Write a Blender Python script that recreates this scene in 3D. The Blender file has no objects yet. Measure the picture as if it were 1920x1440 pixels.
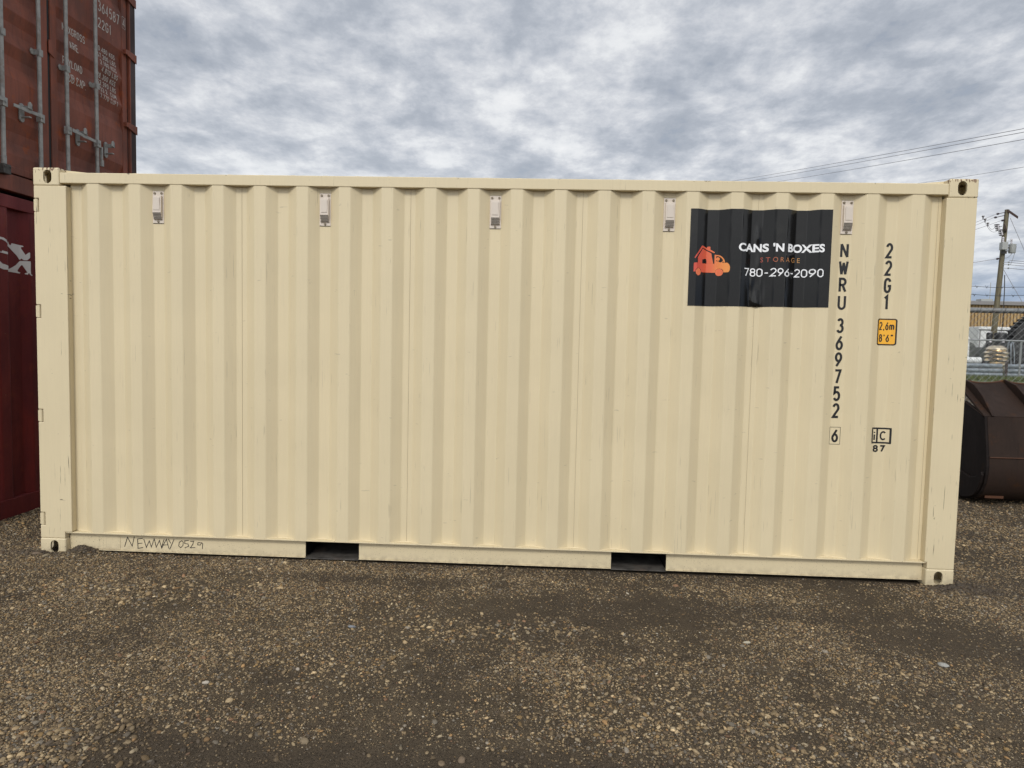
import bpy, bmesh, math, random
import numpy as np
from mathutils import Vector, Matrix
C = bpy.context.scene.collection
sc = bpy.context.scene
R = math.radians

# ---------------------------------------------------------------- camera
cd = bpy.data.cameras.new('camera'); cam = bpy.data.objects.new('camera', cd); C.objects.link(cam)
cam.location = (3.3672, -4.4098, 1.4956)
cam.rotation_euler = (1.5082, -0.0225, 0.0428)
cd.sensor_width = 36; cd.lens = 36*1276/1920; cd.clip_start = .05; cd.clip_end = 3000
sc.camera = cam
sc.view_settings.view_transform = 'Standard'; sc.view_settings.look = 'None'
sc.view_settings.exposure = 0.0; sc.view_settings.gamma = 1

# ---------------------------------------------------------------- node helper
class NT:
    def __init__(s, tree): s.t = tree; s.n = tree.nodes; s.l = tree.links
    def node(s, typ, **kw):
        n = s.n.new(typ)
        for k, v in kw.items():
            if k.startswith('i_'):
                key = k[2:]; key = int(key) if key.isdigit() else key.replace('_', ' ')
                s.put(n.inputs[key], v)
            else: setattr(n, k, v)
        return n
    def put(s, sock, v):
        if isinstance(v, bpy.types.NodeSocket): s.l.new(v, sock)
        else: sock.default_value = v
    def math(s, op, a, b=0.0, c=None, clamp=False):
        n = s.n.new('ShaderNodeMath'); n.operation = op; n.use_clamp = clamp
        s.put(n.inputs[0], a); s.put(n.inputs[1], b)
        if c is not None: s.put(n.inputs[2], c)
        return n.outputs[0]
    def mix(s, f, a, b, blend='MIX'):
        n = s.n.new('ShaderNodeMix'); n.data_type = 'RGBA'; n.blend_type = blend
        s.put(n.inputs[0], f)
        for i, v in ((6, a), (7, b)):
            if not isinstance(v, bpy.types.NodeSocket) and len(v) == 3: v = (*v, 1)
            s.put(n.inputs[i], v)
        return n.outputs[2]
    def noise(s, vec, scale, detail=4, rough=.55, dist=0.0, out='Fac'):
        n = s.n.new('ShaderNodeTexNoise')
        s.put(n.inputs['Vector'], vec); n.inputs['Scale'].default_value = scale
        n.inputs['Detail'].default_value = detail; n.inputs['Roughness'].default_value = rough
        n.inputs['Distortion'].default_value = dist
        return n.outputs[out]
    def ramp(s, f, lo, hi, a=0.0, b=1.0):
        n = s.n.new('ShaderNodeMapRange'); n.interpolation_type = 'SMOOTHSTEP'
        s.put(n.inputs[0], f); s.put(n.inputs[1], lo); s.put(n.inputs[2], hi); s.put(n.inputs[3], a); s.put(n.inputs[4], b)
        return n.outputs[0]
    def scale(s, vec, sx, sy, sz):
        n = s.n.new('ShaderNodeVectorMath'); n.operation = 'MULTIPLY'
        s.l.new(vec, n.inputs[0]); n.inputs[1].default_value = (sx, sy, sz); return n.outputs[0]
    def xyz(s, vec):
        n = s.n.new('ShaderNodeSeparateXYZ'); s.l.new(vec, n.inputs[0]); return n.outputs
    def vec(s, x, y, z):
        n = s.n.new('ShaderNodeCombineXYZ')
        for i, v in enumerate((x, y, z)): s.put(n.inputs[i], v)
        return n.outputs[0]

# ---------------------------------------------------------------- sky and sun
SUN_EL, SUN_AZ = 40, 190          # azimuth clockwise from +Y: behind the camera, slightly to its left
world = bpy.data.worlds.new('World'); sc.world = world; world.use_nodes = True
w = NT(world.node_tree); w.n.clear()
sky = w.node('ShaderNodeTexSky', sky_type='NISHITA', sun_disc=False, sun_elevation=R(SUN_EL), sun_rotation=R(SUN_AZ))
d = w.node('ShaderNodeTexCoord').outputs['Generated']
dx, dy, dz = w.xyz(d)
zz = w.math('ADD', w.math('MAXIMUM', dz, 0.0), 0.15)
u = w.vec(w.math('DIVIDE', dx, zz), w.math('DIVIDE', dy, zz), 0.0)
us = w.scale(u, 1.35, 1.1, 1)
n_big = w.noise(us, .8, 3, .5, .2)
n_mid = w.noise(us, 3.1, 10, .60, .15)
n_fine = w.noise(us, 8.5, 8, .68, .1)
s1 = w.math('ADD', w.math('MULTIPLY', n_big, .30), w.math('ADD', w.math('MULTIPLY', n_mid, .56), w.math('ADD', w.math('MULTIPLY', n_fine, .20), w.ramp(dz, .42, .10, -.012, .016))))
cr = w.n.new('ShaderNodeValToRGB'); w.l.new(s1, cr.inputs[0])
e = cr.color_ramp.elements
e[0].position = .39; e[0].color = (.385, .42, .48, 1)
e[1].position = .675; e[1].color = (.94, .945, .95, 1)
for p, c in ((.45, (.445, .48, .54)), (.50, (.55, .58, .635)), (.55, (.68, .70, .74)), (.60, (.83, .845, .865))):
    k = e.new(p); k.color = (*c, 1)
# towards the horizon: pale on the left, slate blue on the right where the deck thins
hz = w.ramp(dz, .34, .02)
hz_l = w.ramp(dx, .35, -.25)
deck = w.mix(w.math('MULTIPLY', w.math('MULTIPLY', hz, hz_l), .45), cr.outputs[0], (.70, .75, .81))
band = w.math('MULTIPLY', w.ramp(dz, .15, .03), w.ramp(dx, .35, .60))
deck = w.mix(w.math('MULTIPLY', band, .80), deck, (.24, .36, .56))
# the deck is brighter on the sun's side of the sky
SD = (math.sin(R(SUN_AZ))*math.cos(R(SUN_EL-8)), math.cos(R(SUN_AZ))*math.cos(R(SUN_EL-8)), math.sin(R(SUN_EL-8)))
cosn = w.node('ShaderNodeVectorMath', operation='DOT_PRODUCT', i_0=d, i_1=SD)
lit = w.math('MULTIPLY', w.math('POWER', w.math('MAXIMUM', cosn.outputs['Value'], 0.0), 6.0), 2.6)
deckb = w.mix(1.0, deck, w.vec(w.math('ADD', lit, 1.0), w.math('ADD', w.math('MULTIPLY', lit, .97), 1.0), w.math('ADD', w.math('MULTIPLY', lit, .90), 1.0)), 'MULTIPLY')
deck10 = w.mix(1.0, deckb, (10, 10, 10), 'MULTIPLY')
final = w.mix(w.ramp(s1, .36, .43, .80, .95), sky.outputs[0], deck10)
bg = w.node('ShaderNodeBackground'); w.l.new(final, bg.inputs[0]); bg.inputs[1].default_value = .1
wo = w.node('ShaderNodeOutputWorld'); w.l.new(bg.outputs[0], wo.inputs[0])

ld = bpy.data.lights.new('sun', 'SUN'); ld.energy = 1.5; ld.angle = R(12); ld.color = (1, .95, .86)
sun = bpy.data.objects.new('sun', ld); C.objects.link(sun)
az = R(SUN_AZ); sd = Vector((math.sin(az)*math.cos(R(SUN_EL)), math.cos(az)*math.cos(R(SUN_EL)), math.sin(R(SUN_EL))))
sun.rotation_euler = sd.to_track_quat('Z', 'Y').to_euler(); sun.location = (0, -10, 10)

# ---------------------------------------------------------------- materials
MAT = {}
def mat(name, col, rough=.6, metal=0.0, spec=.5, build=None):
    m = bpy.data.materials.new(name); m.use_nodes = True
    t = NT(m.node_tree); b = t.n['Principled BSDF']
    b.inputs['Base Color'].default_value = (*col, 1); b.inputs['Roughness'].default_value = rough
    b.inputs['Metallic'].default_value = metal; b.inputs['Specular IOR Level'].default_value = spec
    if build: build(t, b)
    MAT[name] = m; return m
def pos(t): return t.node('ShaderNodeNewGeometry').outputs['Position']
def bump(t, b, h, strength, dist):
    n = t.node('ShaderNodeBump'); n.inputs['Strength'].default_value = strength; n.inputs['Distance'].default_value = dist
    t.l.new(h, n.inputs['Height']); t.l.new(n.outputs[0], b.inputs['Normal'])

def galv(base, dark, sc_=30):
    def f(t, b):
        p = pos(t); n = t.noise(p, sc_, 5, .6)
        col = t.mix(t.ramp(n, .35, .7), base, dark)
        col = t.mix(t.ramp(t.noise(p, sc_*.2, 5, .65), .56, .68, 0, .55), col, (.16, .11, .08))
        t.l.new(col, b.inputs['Base Color'])
    return f
CREAM = (.640, .546, .362)
def cream_build(scratch=0.0, speck=0.0, rust=0.0, chips=0.0):
    def f(t, b):
        p = pos(t)
        streak = t.noise(t.scale(p, 1, 1, .035), 95, 3, .6)
        blotch = t.noise(p, 1.7, 4, .6)
        col = t.mix(t.ramp(blotch, .35, .68), tuple(c*.975 for c in CREAM), tuple(min(1, c*1.015) for c in CREAM))
        col = t.mix(t.ramp(streak, .42, .62, 0, .14), col, tuple(c*.86 for c in CREAM))
        run = t.noise(t.scale(p, 1, 1, .05), 22, 3, .5)
        runm = t.math('MULTIPLY', t.ramp(run, .60, .72), t.ramp(t.noise(p, 3.1, 3), .45, .62))
        col = t.mix(t.math('MULTIPLY', runm, .07), col, (.36, .31, .22))
        if scratch:
            q = t.noise(t.scale(p, 1, 1, .03), 130, 2, .5)
            m = t.math('MULTIPLY', t.ramp(q, .655, .69), t.ramp(t.noise(p, 4.3, 3), .50, .60))
            q2 = t.math('MULTIPLY', t.ramp(t.noise(t.scale(p, .25, .25, 1), 60, 2), .69, .71), t.ramp(t.noise(p, 7, 2), .56, .62))
            m = t.math('MAXIMUM', m, q2)
            col = t.mix(t.math('MULTIPLY', m, scratch), col, (.10, .085, .06))
        if speck:
            q = t.noise(p, 150, 2, .5)
            m = t.math('MULTIPLY', t.ramp(q, .655, .69), t.ramp(t.noise(p, 9, 3), .30, .60))
            col = t.mix(t.math('MULTIPLY', m, speck), col, (.07, .05, .035))
            low = t.ramp(t.xyz(p)[2], .075, .0)
            col = t.mix(t.math('MULTIPLY', t.math('MULTIPLY', low, t.ramp(t.noise(p, 26, 4), .30, .7)), .45), col, (.25, .20, .14))
        if chips:   # paint knocked off along the upper edge of the rail, and faint joints
            z = t.xyz(p)[2]
            q = t.math('MULTIPLY', t.ramp(t.noise(t.scale(p, 1, 1, 1.5), 9, 6, .7), .60, .63), t.ramp(z, 2.522, 2.534))
            col = t.mix(t.math('MULTIPLY', q, chips), col, (.045, .035, .028))
        if rust:
            z = t.xyz(p)[2]
            q = t.noise(t.scale(p, 1, 1, .35), 60, 4, .65)
            top = t.math('MULTIPLY', t.ramp(z, 2.515, 2.567), .16)
            m = t.ramp(t.math('ADD', q, top), .665, .71)
            col = t.mix(t.math('MULTIPLY', m, rust), col, (.13, .055, .028))
            chip = t.math('MULTIPLY', t.ramp(t.noise(p, 48, 3, .6), .66, .685), t.ramp(t.noise(p, 12, 2), .50, .57))
            col = t.mix(t.math('MULTIPLY', chip, rust), col, (.05, .035, .025))
        t.l.new(col, b.inputs['Base Color'])
        t.l.new(t.ramp(blotch, .3, .7, .42, .58), b.inputs['Roughness'])
        h = t.math('ADD', t.math('MULTIPLY', streak, .5), t.noise(p, 260, 2, .5))
        bump(t, b, h, .22, .0009)
    return f
mat('cream_paint', CREAM, build=cream_build(.25, 0))
mat('cream_top_rail_paint', CREAM, build=cream_build(.2, 0, 0, .9))
mat('cream_post_paint', CREAM, build=cream_build(.85, 0))
mat('cream_rail_paint', CREAM, build=cream_build(.2, .85))
mat('cream_casting_paint', CREAM, build=cream_build(.3, .25, .9))

def red_build(base, dark, rusty, amt=.6, dust=.25, spec=.3):
    def f(t, b):
        p = pos(t)
        n = t.noise(t.scale(p, 1, 1, .5), 3.2, 6, .62, .4)
        col = t.mix(t.ramp(n, .35, .68), base, dark)
        m = t.ramp(t.noise(p, 5.5, 7, .68), .56, .66, 0, amt)
        col = t.mix(m, col, rusty)
        s = t.ramp(t.noise(t.scale(p, 1, 1, .08), 40, 3, .6), .50, .72, 0, .35)
        col = t.mix(s, col, tuple(c*.55 for c in dark))
        pale = t.math('MULTIPLY', t.ramp(t.noise(p, 70, 3, .6), .69, .71), t.ramp(t.noise(p, 6, 2), .5, .6))
        col = t.mix(t.math('MULTIPLY', pale, dust*2.4), col, (.30, .24, .18))
        t.l.new(col, b.inputs['Base Color'])
        t.l.new(t.ramp(n, .3, .7, .48, .75), b.inputs['Roughness'])
        b.inputs['Specular IOR Level'].default_value = spec
        bump(t, b, t.noise(p, 45, 5, .6), .3, .002)
    return f
mat('rust_red_paint', (.15, .05, .035), build=red_build((.225, .064, .035), (.135, .056, .042), (.27, .066, .022), .75))
mat('maroon_paint', (.07, .012, .012), build=red_build((.170, .020, .018), (.110, .017, .019), (.19, .035, .018), .45, .15))
mat('red_dark_strip', (.045, .025, .02), build=red_build((.045, .022, .018), (.035, .022, .02), (.06, .03, .02), .4))
mat('bucket_paint', (.05, .03, .025), build=red_build((.031, .0185, .0135), (.025, .0165, .0135), (.050, .023, .011), .75, .05, .14))
mat('bucket_side_paint', (.026, .018, .018), build=red_build((.0135, .0090, .0078), (.0115, .0085, .0080), (.024, .014, .008), .5, .05, .14))
mat('bucket_rust', (.09, .035, .015), build=red_build((.085, .034, .016), (.06, .028, .016), (.14, .055, .02), .8, .4))
mat('galvanised_steel', (.3, .31, .31), .5, .45, build=galv((.25, .255, .25), (.16, .165, .165)))
mat('rod_steel', (.2, .2, .2), .55, .2, build=galv((.32, .32, .305), (.22, .22, .212), 18))
mat('dark_steel', (.06, .055, .05), .6, .3, build=galv((.075, .07, .062), (.04, .036, .033)))
mat('wire_steel', (.30, .31, .31), .5, .35)
mat('barb_steel', (.06, .06, .065), .6, .4)
mat('black_rubber', (.012, .012, .013), .7)
mat('gasket_rubber', (.014, .014, .015), .75)
mat('black_paint', (.010, .010, .011), .45)
mat('marker_ink', (.018, .017, .018), .6)
mat('white_stencil', (.48, .46, .43), .7)
mat('white_worn', (.66, .64, .63), .7)
mat('dark_under', (.009, .008, .0075), .9, spec=.1)
mat('pocket_steel', (.07, .065, .06), .7, build=galv((.085, .078, .07), (.035, .031, .027), 14))
mat('seam_line', (.30, .24, .15), .7)
mat('amber_sticker', (.83, .42, .035), .4)
mat('vinyl_white', (.82, .83, .85), .35)
mat('vinyl_copper', (.42, .14, .075), .35)
mat('vent_plastic', (.60, .53, .46), .5)
mat('vent_shadow', (.03, .026, .02), .8)
mat('zinc_screw', (.20, .165, .12), .5, .5)
mat('wood_floor', (.12, .08, .05), .8)
def vinyl_build(t, b):
    p = pos(t); n = t.noise(p, 14, 3, .5)
    t.l.new(t.ramp(n, .3, .7, .08, .16), b.inputs['Roughness'])
    bump(t, b, t.noise(p, 30, 3, .5), .12, .002)
mat('vinyl_black', (.0058, .0055, .0052), .26, spec=.36, build=vinyl_build)
def logo_build(t, b):
    x = t.xyz(pos(t))[0]
    r = t.n.new('ShaderNodeValToRGB'); t.l.new(t.ramp(x, 4.335, 4.56), r.inputs[0])
    r.color_ramp.elements[0].color = (.58, .075, .045, 1); r.color_ramp.elements[1].color = (.80, .31, .08, 1)
    k = r.color_ramp.elements.new(.5); k.color = (.68, .14, .05, 1)
    t.l.new(r.outputs[0], b.inputs['Base Color'])
mat('vinyl_orange', (.7, .15, .05), .35, build=logo_build)
mat('vinyl_wheel', (.72, .17, .07), .35)
def copper_build(t, b):
    r = t.n.new('ShaderNodeValToRGB'); t.l.new(t.ramp(t.xyz(pos(t))[0], 4.76, 5.0), r.inputs[0])
    r.color_ramp.elements[0].color = (.36, .075, .05, 1); r.color_ramp.elements[1].color = (.46, .24, .08, 1)
    t.l.new(r.outputs[0], b.inputs['Base Color'])
mat('vinyl_copper', (.42, .14, .07), .35, build=copper_build)

# ---------------------------------------------------------------- mesh helpers
class MB:
    def __init__(s, T=None): s.v = []; s.f = []; s.T = T
    def add(s, vs, fs):
        o = len(s.v); s.v += [tuple(v) for v in vs]; s.f += [tuple(i+o for i in f) for f in fs]; return s
    def box(s, x0, x1, y0, y1, z0, z1):
        return s.add([(x0,y0,z0),(x1,y0,z0),(x1,y1,z0),(x0,y1,z0),(x0,y0,z1),(x1,y0,z1),(x1,y1,z1),(x0,y1,z1)],
                     [(0,3,2,1),(4,5,6,7),(0,1,5,4),(1,2,6,5),(2,3,7,6),(3,0,4,7)])
    def prism(s, pts, a0, a1, axis='y'):
        """polygon pts (u,v) extruded along axis: y -> (u,a,v); x -> (a,u,v); z -> (u,v,a)"""
        P = {'y': lambda u,v,a:(u,a,v), 'x': lambda u,v,a:(a,u,v), 'z': lambda u,v,a:(u,v,a)}[axis]
        n = len(pts)
        return s.add([P(u,v,a0) for u,v in pts]+[P(u,v,a1) for u,v in pts],
                     [tuple(range(n)), tuple(range(2*n-1, n-1, -1))]+[(i, i+n, (i+1)%n+n, (i+1)%n) for i in range(n)])
    def tube(s, pts, r, n=8, cap=True):
        pts = [Vector(p) for p in pts]; rs = r if isinstance(r, (list, tuple)) else [r]*len(pts)
        vs = []; up0 = None
        for i, p in enumerate(pts):
            t = ((pts[min(i+1, len(pts)-1)]-pts[max(i-1, 0)])).normalized()
            up = Vector((0,0,1)) if abs(t.z) < .9 else Vector((0,1,0))
            if up0 is not None and abs(up0.dot(t)) < .95: up = up0
            a = t.cross(up).normalized(); b_ = a.cross(t); up0 = b_
            for k in range(n):
                th = 2*math.pi*k/n; vs.append(p+a*math.cos(th)*rs[i]+b_*math.sin(th)*rs[i])
        fs = [(i*n+k, i*n+(k+1)%n, (i+1)*n+(k+1)%n, (i+1)*n+k) for i in range(len(pts)-1) for k in range(n)]
        if cap: fs += [tuple(range(n-1, -1, -1)), tuple(range((len(pts)-1)*n, len(pts)*n))]
        return s.add(vs, fs)
    def lathe(s, prof, c, n=20, axis='z'):
        vs = []
        for r, h in prof:
            for k in range(n):
                th = 2*math.pi*k/n; a, b_ = r*math.cos(th), r*math.sin(th)
                vs.append({'z': (c[0]+a, c[1]+b_, c[2]+h), 'x': (c[0]+h, c[1]+a, c[2]+b_), 'y': (c[0]+a, c[1]+h, c[2]+b_)}[axis])
        m = len(prof)
        fs = [(i*n+k, i*n+(k+1)%n, (i+1)*n+(k+1)%n, (i+1)*n+k) for i in range(m-1) for k in range(n)]
        fs += [tuple(range(n-1, -1, -1)), tuple(range((m-1)*n, m*n))]
        return s.add(vs, fs)
    def build(s, name, m, parent=None, bevel=0, smooth=False):
        vs = [s.T(v) for v in s.v] if s.T else s.v
        me = bpy.data.meshes.new(name); me.from_pydata(vs, [], s.f); me.update()
        bm = bmesh.new(); bm.from_mesh(me); bmesh.ops.recalc_face_normals(bm, faces=bm.faces); bm.to_mesh(me); bm.free()
        me.materials.append(MAT[m] if isinstance(m, str) else m)
        o = bpy.data.objects.new(name, me); C.objects.link(o)
        if parent: o.parent = parent
        if bevel:
            b = o.modifiers.new('bevel', 'BEVEL'); b.width = bevel; b.segments = 2; b.limit_method = 'ANGLE'; b.angle_limit = R(40)
        if smooth:
            for p in me.polygons: p.use_smooth = True
            try: me.set_sharp_from_angle(angle=R(38))
            except Exception: pass
        return o
def tag(o, label=None, cat=None, group=None, kind=None):
    if label: o['label'] = label
    if cat: o['category'] = cat
    if group: o['group'] = group
    if kind: o['kind'] = kind
    return o
def empty(name, loc):
    o = bpy.data.objects.new(name, None); C.objects.link(o); o.location = loc; o.empty_display_size = .2; return o
def rel(loc):
    L = Vector(loc); return lambda v: tuple(Vector(v)-L)

# ---------------------------------------------------------------- lettering
def arc(cx, cy, rx, ry, a0, a1, n=10):
    return [(cx+rx*math.cos(R(a0+(a1-a0)*i/n)), cy+ry*math.sin(R(a0+(a1-a0)*i/n))) for i in range(n+1)]
G = {
 '0': [arc(.5,.70,.5,.30,0,180)+arc(.5,.30,.5,.30,180,360)+[(1,.70)]],
 'O': [arc(.5,.70,.5,.30,0,180)+arc(.5,.30,.5,.30,180,360)+[(1,.70)]],
 '1': [[(.12,.84),(.55,1),(.55,0)]],
 '2': [arc(.5,.72,.48,.28,165,-25)+[(0,0),(1,0)]],
 '3': [arc(.48,.76,.44,.24,155,-80)+[(.42,.53)], arc(.46,.27,.52,.27,80,-155)],
 '4': [[(.76,0),(.76,1),(0,.26),(1,.26)]],
 '5': [[(.92,1),(.12,1),(.08,.55)]+arc(.48,.32,.52,.32,125,-150)],
 '6': [arc(.5,.30,.5,.30,0,360,16), [(.86,1),(.30,.62),(.06,.42)]],
 '7': [[(0,1),(1,1),(.36,0)]],
 '8': [arc(.5,.76,.44,.24,0,360,14), arc(.5,.27,.5,.27,0,360,14)],
 '9': [arc(.5,.70,.5,.30,0,360,16), [(.14,0),(.70,.38),(.94,.58)]],
 'N': [[(0,0),(0,1)], [(0,1),(1,0)], [(1,0),(1,1)]],
 'W': [[(0,1),(.25,0)], [(.25,0),(.5,.9)], [(.5,.9),(.75,0)], [(.75,0),(1,1)]],
 'M': [[(0,0),(0,1)], [(0,1),(.5,.3)], [(.5,.3),(1,1)], [(1,1),(1,0)]],
 'R': [[(0,0),(0,1),(.5,1)]+arc(.5,.76,.46,.24,90,-90)+[(0,.52)], [(.5,.5),(1,0)]],
 'P': [[(0,0),(0,1),(.5,1)]+arc(.5,.74,.48,.26,90,-90)+[(0,.48)]],
 'B': [[(0,0),(0,1),(.5,1)]+arc(.5,.77,.42,.23,90,-90)+[(0,.54)], [(0,0),(.5,0)]+arc(.5,.26,.5,.26,-90,90)],
 'U': [[(0,1),(0,.28)]+arc(.5,.28,.5,.28,180,360)+[(1,1)]],
 'G': [arc(.5,.72,.5,.28,15,180)+arc(.5,.28,.5,.28,180,350)+[(1,.46),(.55,.46)]],
 'C': [arc(.5,.72,.5,.28,15,180)+arc(.5,.28,.5,.28,180,345)],
 'c': [arc(.5,.5,.5,.5,45,315)],
 'A': [[(0,0),(.5,1)], [(.5,1),(1,0)], [(.2,.34),(.8,.34)]],
 'X': [[(0,0),(1,1)], [(0,1),(1,0)]],
 'K': [[(0,0),(0,1)], [(0,.42),(1,1)], [(.3,.58),(1,0)]],
 'S': [arc(.5,.755,.48,.245,20,265)+arc(.5,.255,.5,.255,85,-160)],
 'T': [[(0,1),(1,1)], [(.5,1),(.5,0)]],
 'E': [[(1,1),(0,1),(0,0),(1,0)], [(0,.52),(.85,.52)]],
 'F': [[(1,1),(0,1),(0,0)], [(0,.52),(.85,.52)]],
 'L': [[(0,1),(0,0),(1,0)]],
 'D': [[(0,0),(0,1),(.4,1)]+arc(.4,.5,.6,.5,90,-90)+[(0,0)]],
 'Y': [[(0,1),(.5,.48)], [(1,1),(.5,.48)], [(.5,.48),(.5,0)]],
 'V': [[(0,1),(.5,0)], [(.5,0),(1,1)]],
 'i': [[(.5,0),(.5,.68)], [(.5,.88),(.5,1.02)]],
 'm': [[(0,0),(0,.62)], [(0,.5)]+arc(.25,.42,.25,.22,150,0,6)+[(.5,0)], [(.5,.42)]+arc(.75,.42,.25,.22,180,0,6)+[(1,0)]],
 '.': [[(.4,0),(.4,.06)]], ',': [[(.6,.08),(.35,-.14)]], '-': [[(.05,.42),(.95,.42)]],
 "'": [[(.5,1.02),(.5,.80)]], '"': [[(.3,1.02),(.3,.80)], [(.7,1.02),(.7,.80)]],
}
NARROW = {'1': .75, '.': .45, ',': .45, '-': .7, "'": .45, '"': .8, 'i': .5, ' ': .6, 'm': 1.35, 'M': 1.15, 'W': 1.2}
def ribbon(pts, t):
    """mitred strip round a centre line; returns left and right offsets"""
    pts = [Vector(p) for p in pts]; q = [pts[0]]
    for p in pts[1:]:
        if (p-q[-1]).length > 1e-5: q.append(p)
    closed = len(q) > 3 and (q[0]-q[-1]).length < 1e-4
    if closed: q = q[:-1]
    n = len(q); L = []; Rr = []
    for i, p in enumerate(q):
        a = (p-q[i-1]).normalized() if (i or closed) else None
        b = (q[(i+1)%n]-p).normalized() if (i < n-1 or closed) else None
        a = a or b; b = b or a
        m = (a+b)
        m = m.normalized() if m.length > 1e-4 else a
        nn = Vector((-m.y, m.x)); k = max(.34, nn.dot(Vector((-a.y, a.x))))
        off = nn*(t/2/k); L.append(p+off); Rr.append(p-off)
    return L, Rr, closed
def strokes_mesh(mb, items, eps=.0003):
    """items: (list of polylines in (u,v), thickness); each polyline a hair above the last, so none coincide"""
    for i, (pl, t) in enumerate(items):
        L, Rr, closed = ribbon(pl, t); n = len(L); y = -eps*(i % 3)
        vs = [(p.x, y, p.y) for p in L]+[(p.x, y, p.y) for p in Rr]
        mb.add(vs, [(k, (k+1)%n, (k+1)%n+n, k+n) for k in range(n if closed else n-1)])
def text_strokes(txt, u, v, cw, ch, th, gap, slant=0.0):
    """left-bottom anchored; returns ribbon items"""
    out = []
    for c in txt:
        k = NARROW.get(c, 1.0)*cw
        for s_ in G.get(c, []):
            out.append(([(u+th/2+x*(k-th)+slant*y*ch, v+th/2+y*(ch-th)) for x, y in s_], th))
        u += k+gap
    return out
def vertical_text(txt, uc, vtop, cw, ch, pitch, th):
    out = []
    for i, c in enumerate(txt):
        k = (1.25 if c == 'W' else 1.05 if c in 'NU' else 1)*cw
        out += [([(uc-k/2+th/2+x*(k-th), vtop-i*pitch-ch+th/2+y*(ch-th)) for x, y in s_], th) for s_ in G[c]]
    return out
def font_mesh(mb, txt, u0, u1, v0, v1, bold=0.0):
    """built-in font, fitted to a box, flat in the xz plane"""
    cu = bpy.data.curves.new('lettering', 'FONT'); cu.body = txt; cu.size = 1; cu.offset = bold; cu.resolution_u = 6
    o = bpy.data.objects.new('lettering', cu); C.objects.link(o)
    dg = bpy.context.evaluated_depsgraph_get(); me = bpy.data.meshes.new_from_object(o.evaluated_get(dg))
    co = [v.co.copy() for v in me.vertices]
    xs = [c.x for c in co]; ys = [c.y for c in co]; x0, x1, y0, y1 = min(xs), max(xs), min(ys), max(ys)
    mb.add([(u0+(c.x-x0)/(x1-x0)*(u1-u0), 0, v0+(c.y-y0)/(y1-y0)*(v1-v0)) for c in co], [tuple(p.vertices) for p in me.polygons])
    bpy.data.objects.remove(o); bpy.data.curves.remove(cu); bpy.data.meshes.remove(me)
def decal(mb, name, m, parent, cuts, axis, place):
    """cut a flat xz mesh at the folds, then lay it on the surface through place(u, dy, v)"""
    me = bpy.data.meshes.new(name); me.from_pydata(mb.v, [], mb.f); me.update()
    bm = bmesh.new(); bm.from_mesh(me)
    us = [v.co.x if axis == 'u' else v.co.z for v in bm.verts]; lo, hi = min(us), max(us)
    for c in cuts:
        if lo < c < hi:
            g = bm.verts[:]+bm.edges[:]+bm.faces[:]
            bmesh.ops.bisect_plane(bm, geom=g, plane_co=(c,0,0) if axis == 'u' else (0,0,c), plane_no=(1,0,0) if axis == 'u' else (0,0,1))
    for v in bm.verts: v.co = Vector(place(v.co.x, v.co.y, v.co.z))
    bm.to_mesh(me); bm.free(); me.materials.append(MAT[m])
    o = bpy.data.objects.new(name, me); C.objects.link(o); o.parent = parent; return o

# ---------------------------------------------------------------- corner casting
def oval(cx, cy, w_, h_, n=8):
    r = w_/2; s_ = h_/2-r
    return [(cx+r*math.cos(R(a)), cy+s_+r*math.sin(R(a))) for a in np.linspace(0, 180, n)]+[(cx+r*math.cos(R(a)), cy-s_+r*math.sin(R(a))) for a in np.linspace(180, 360, n)]
def cut_mesh(base, cutters):
    """boolean difference worked out now; the cutters are removed again"""
    for c in cutters:
        b = base.modifiers.new('cut', 'BOOLEAN'); b.operation = 'DIFFERENCE'; b.object = c; b.solver = 'EXACT'
    dg = bpy.context.evaluated_depsgraph_get(); me = bpy.data.meshes.new_from_object(base.evaluated_get(dg))
    for o in [base]+cutters: bpy.data.objects.remove(o)
    return me
def casting_mesh():
    a = MB(); a.box(0, .178, 0, .162, 0, .118)
    base = a.build('corner_casting', 'cream_casting_paint', bevel=.010)
    cs = [MB().box(.012, .166, .014, .150, .012, .106).build('cutter', 'dark_under'),
          MB().prism(oval(.100, .059, .056, .088), -.02, .05).build('cutter', 'dark_under'),
          MB().prism(oval(.085, .059, .056, .088), -.02, .05, 'x').build('cutter', 'dark_under'),
          MB().prism(oval(.089, .085, .060, .110), .09, .15, 'z').build('cutter', 'dark_under')]
    return cut_mesh(base, cs)
CAST = casting_mesh()

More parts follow.
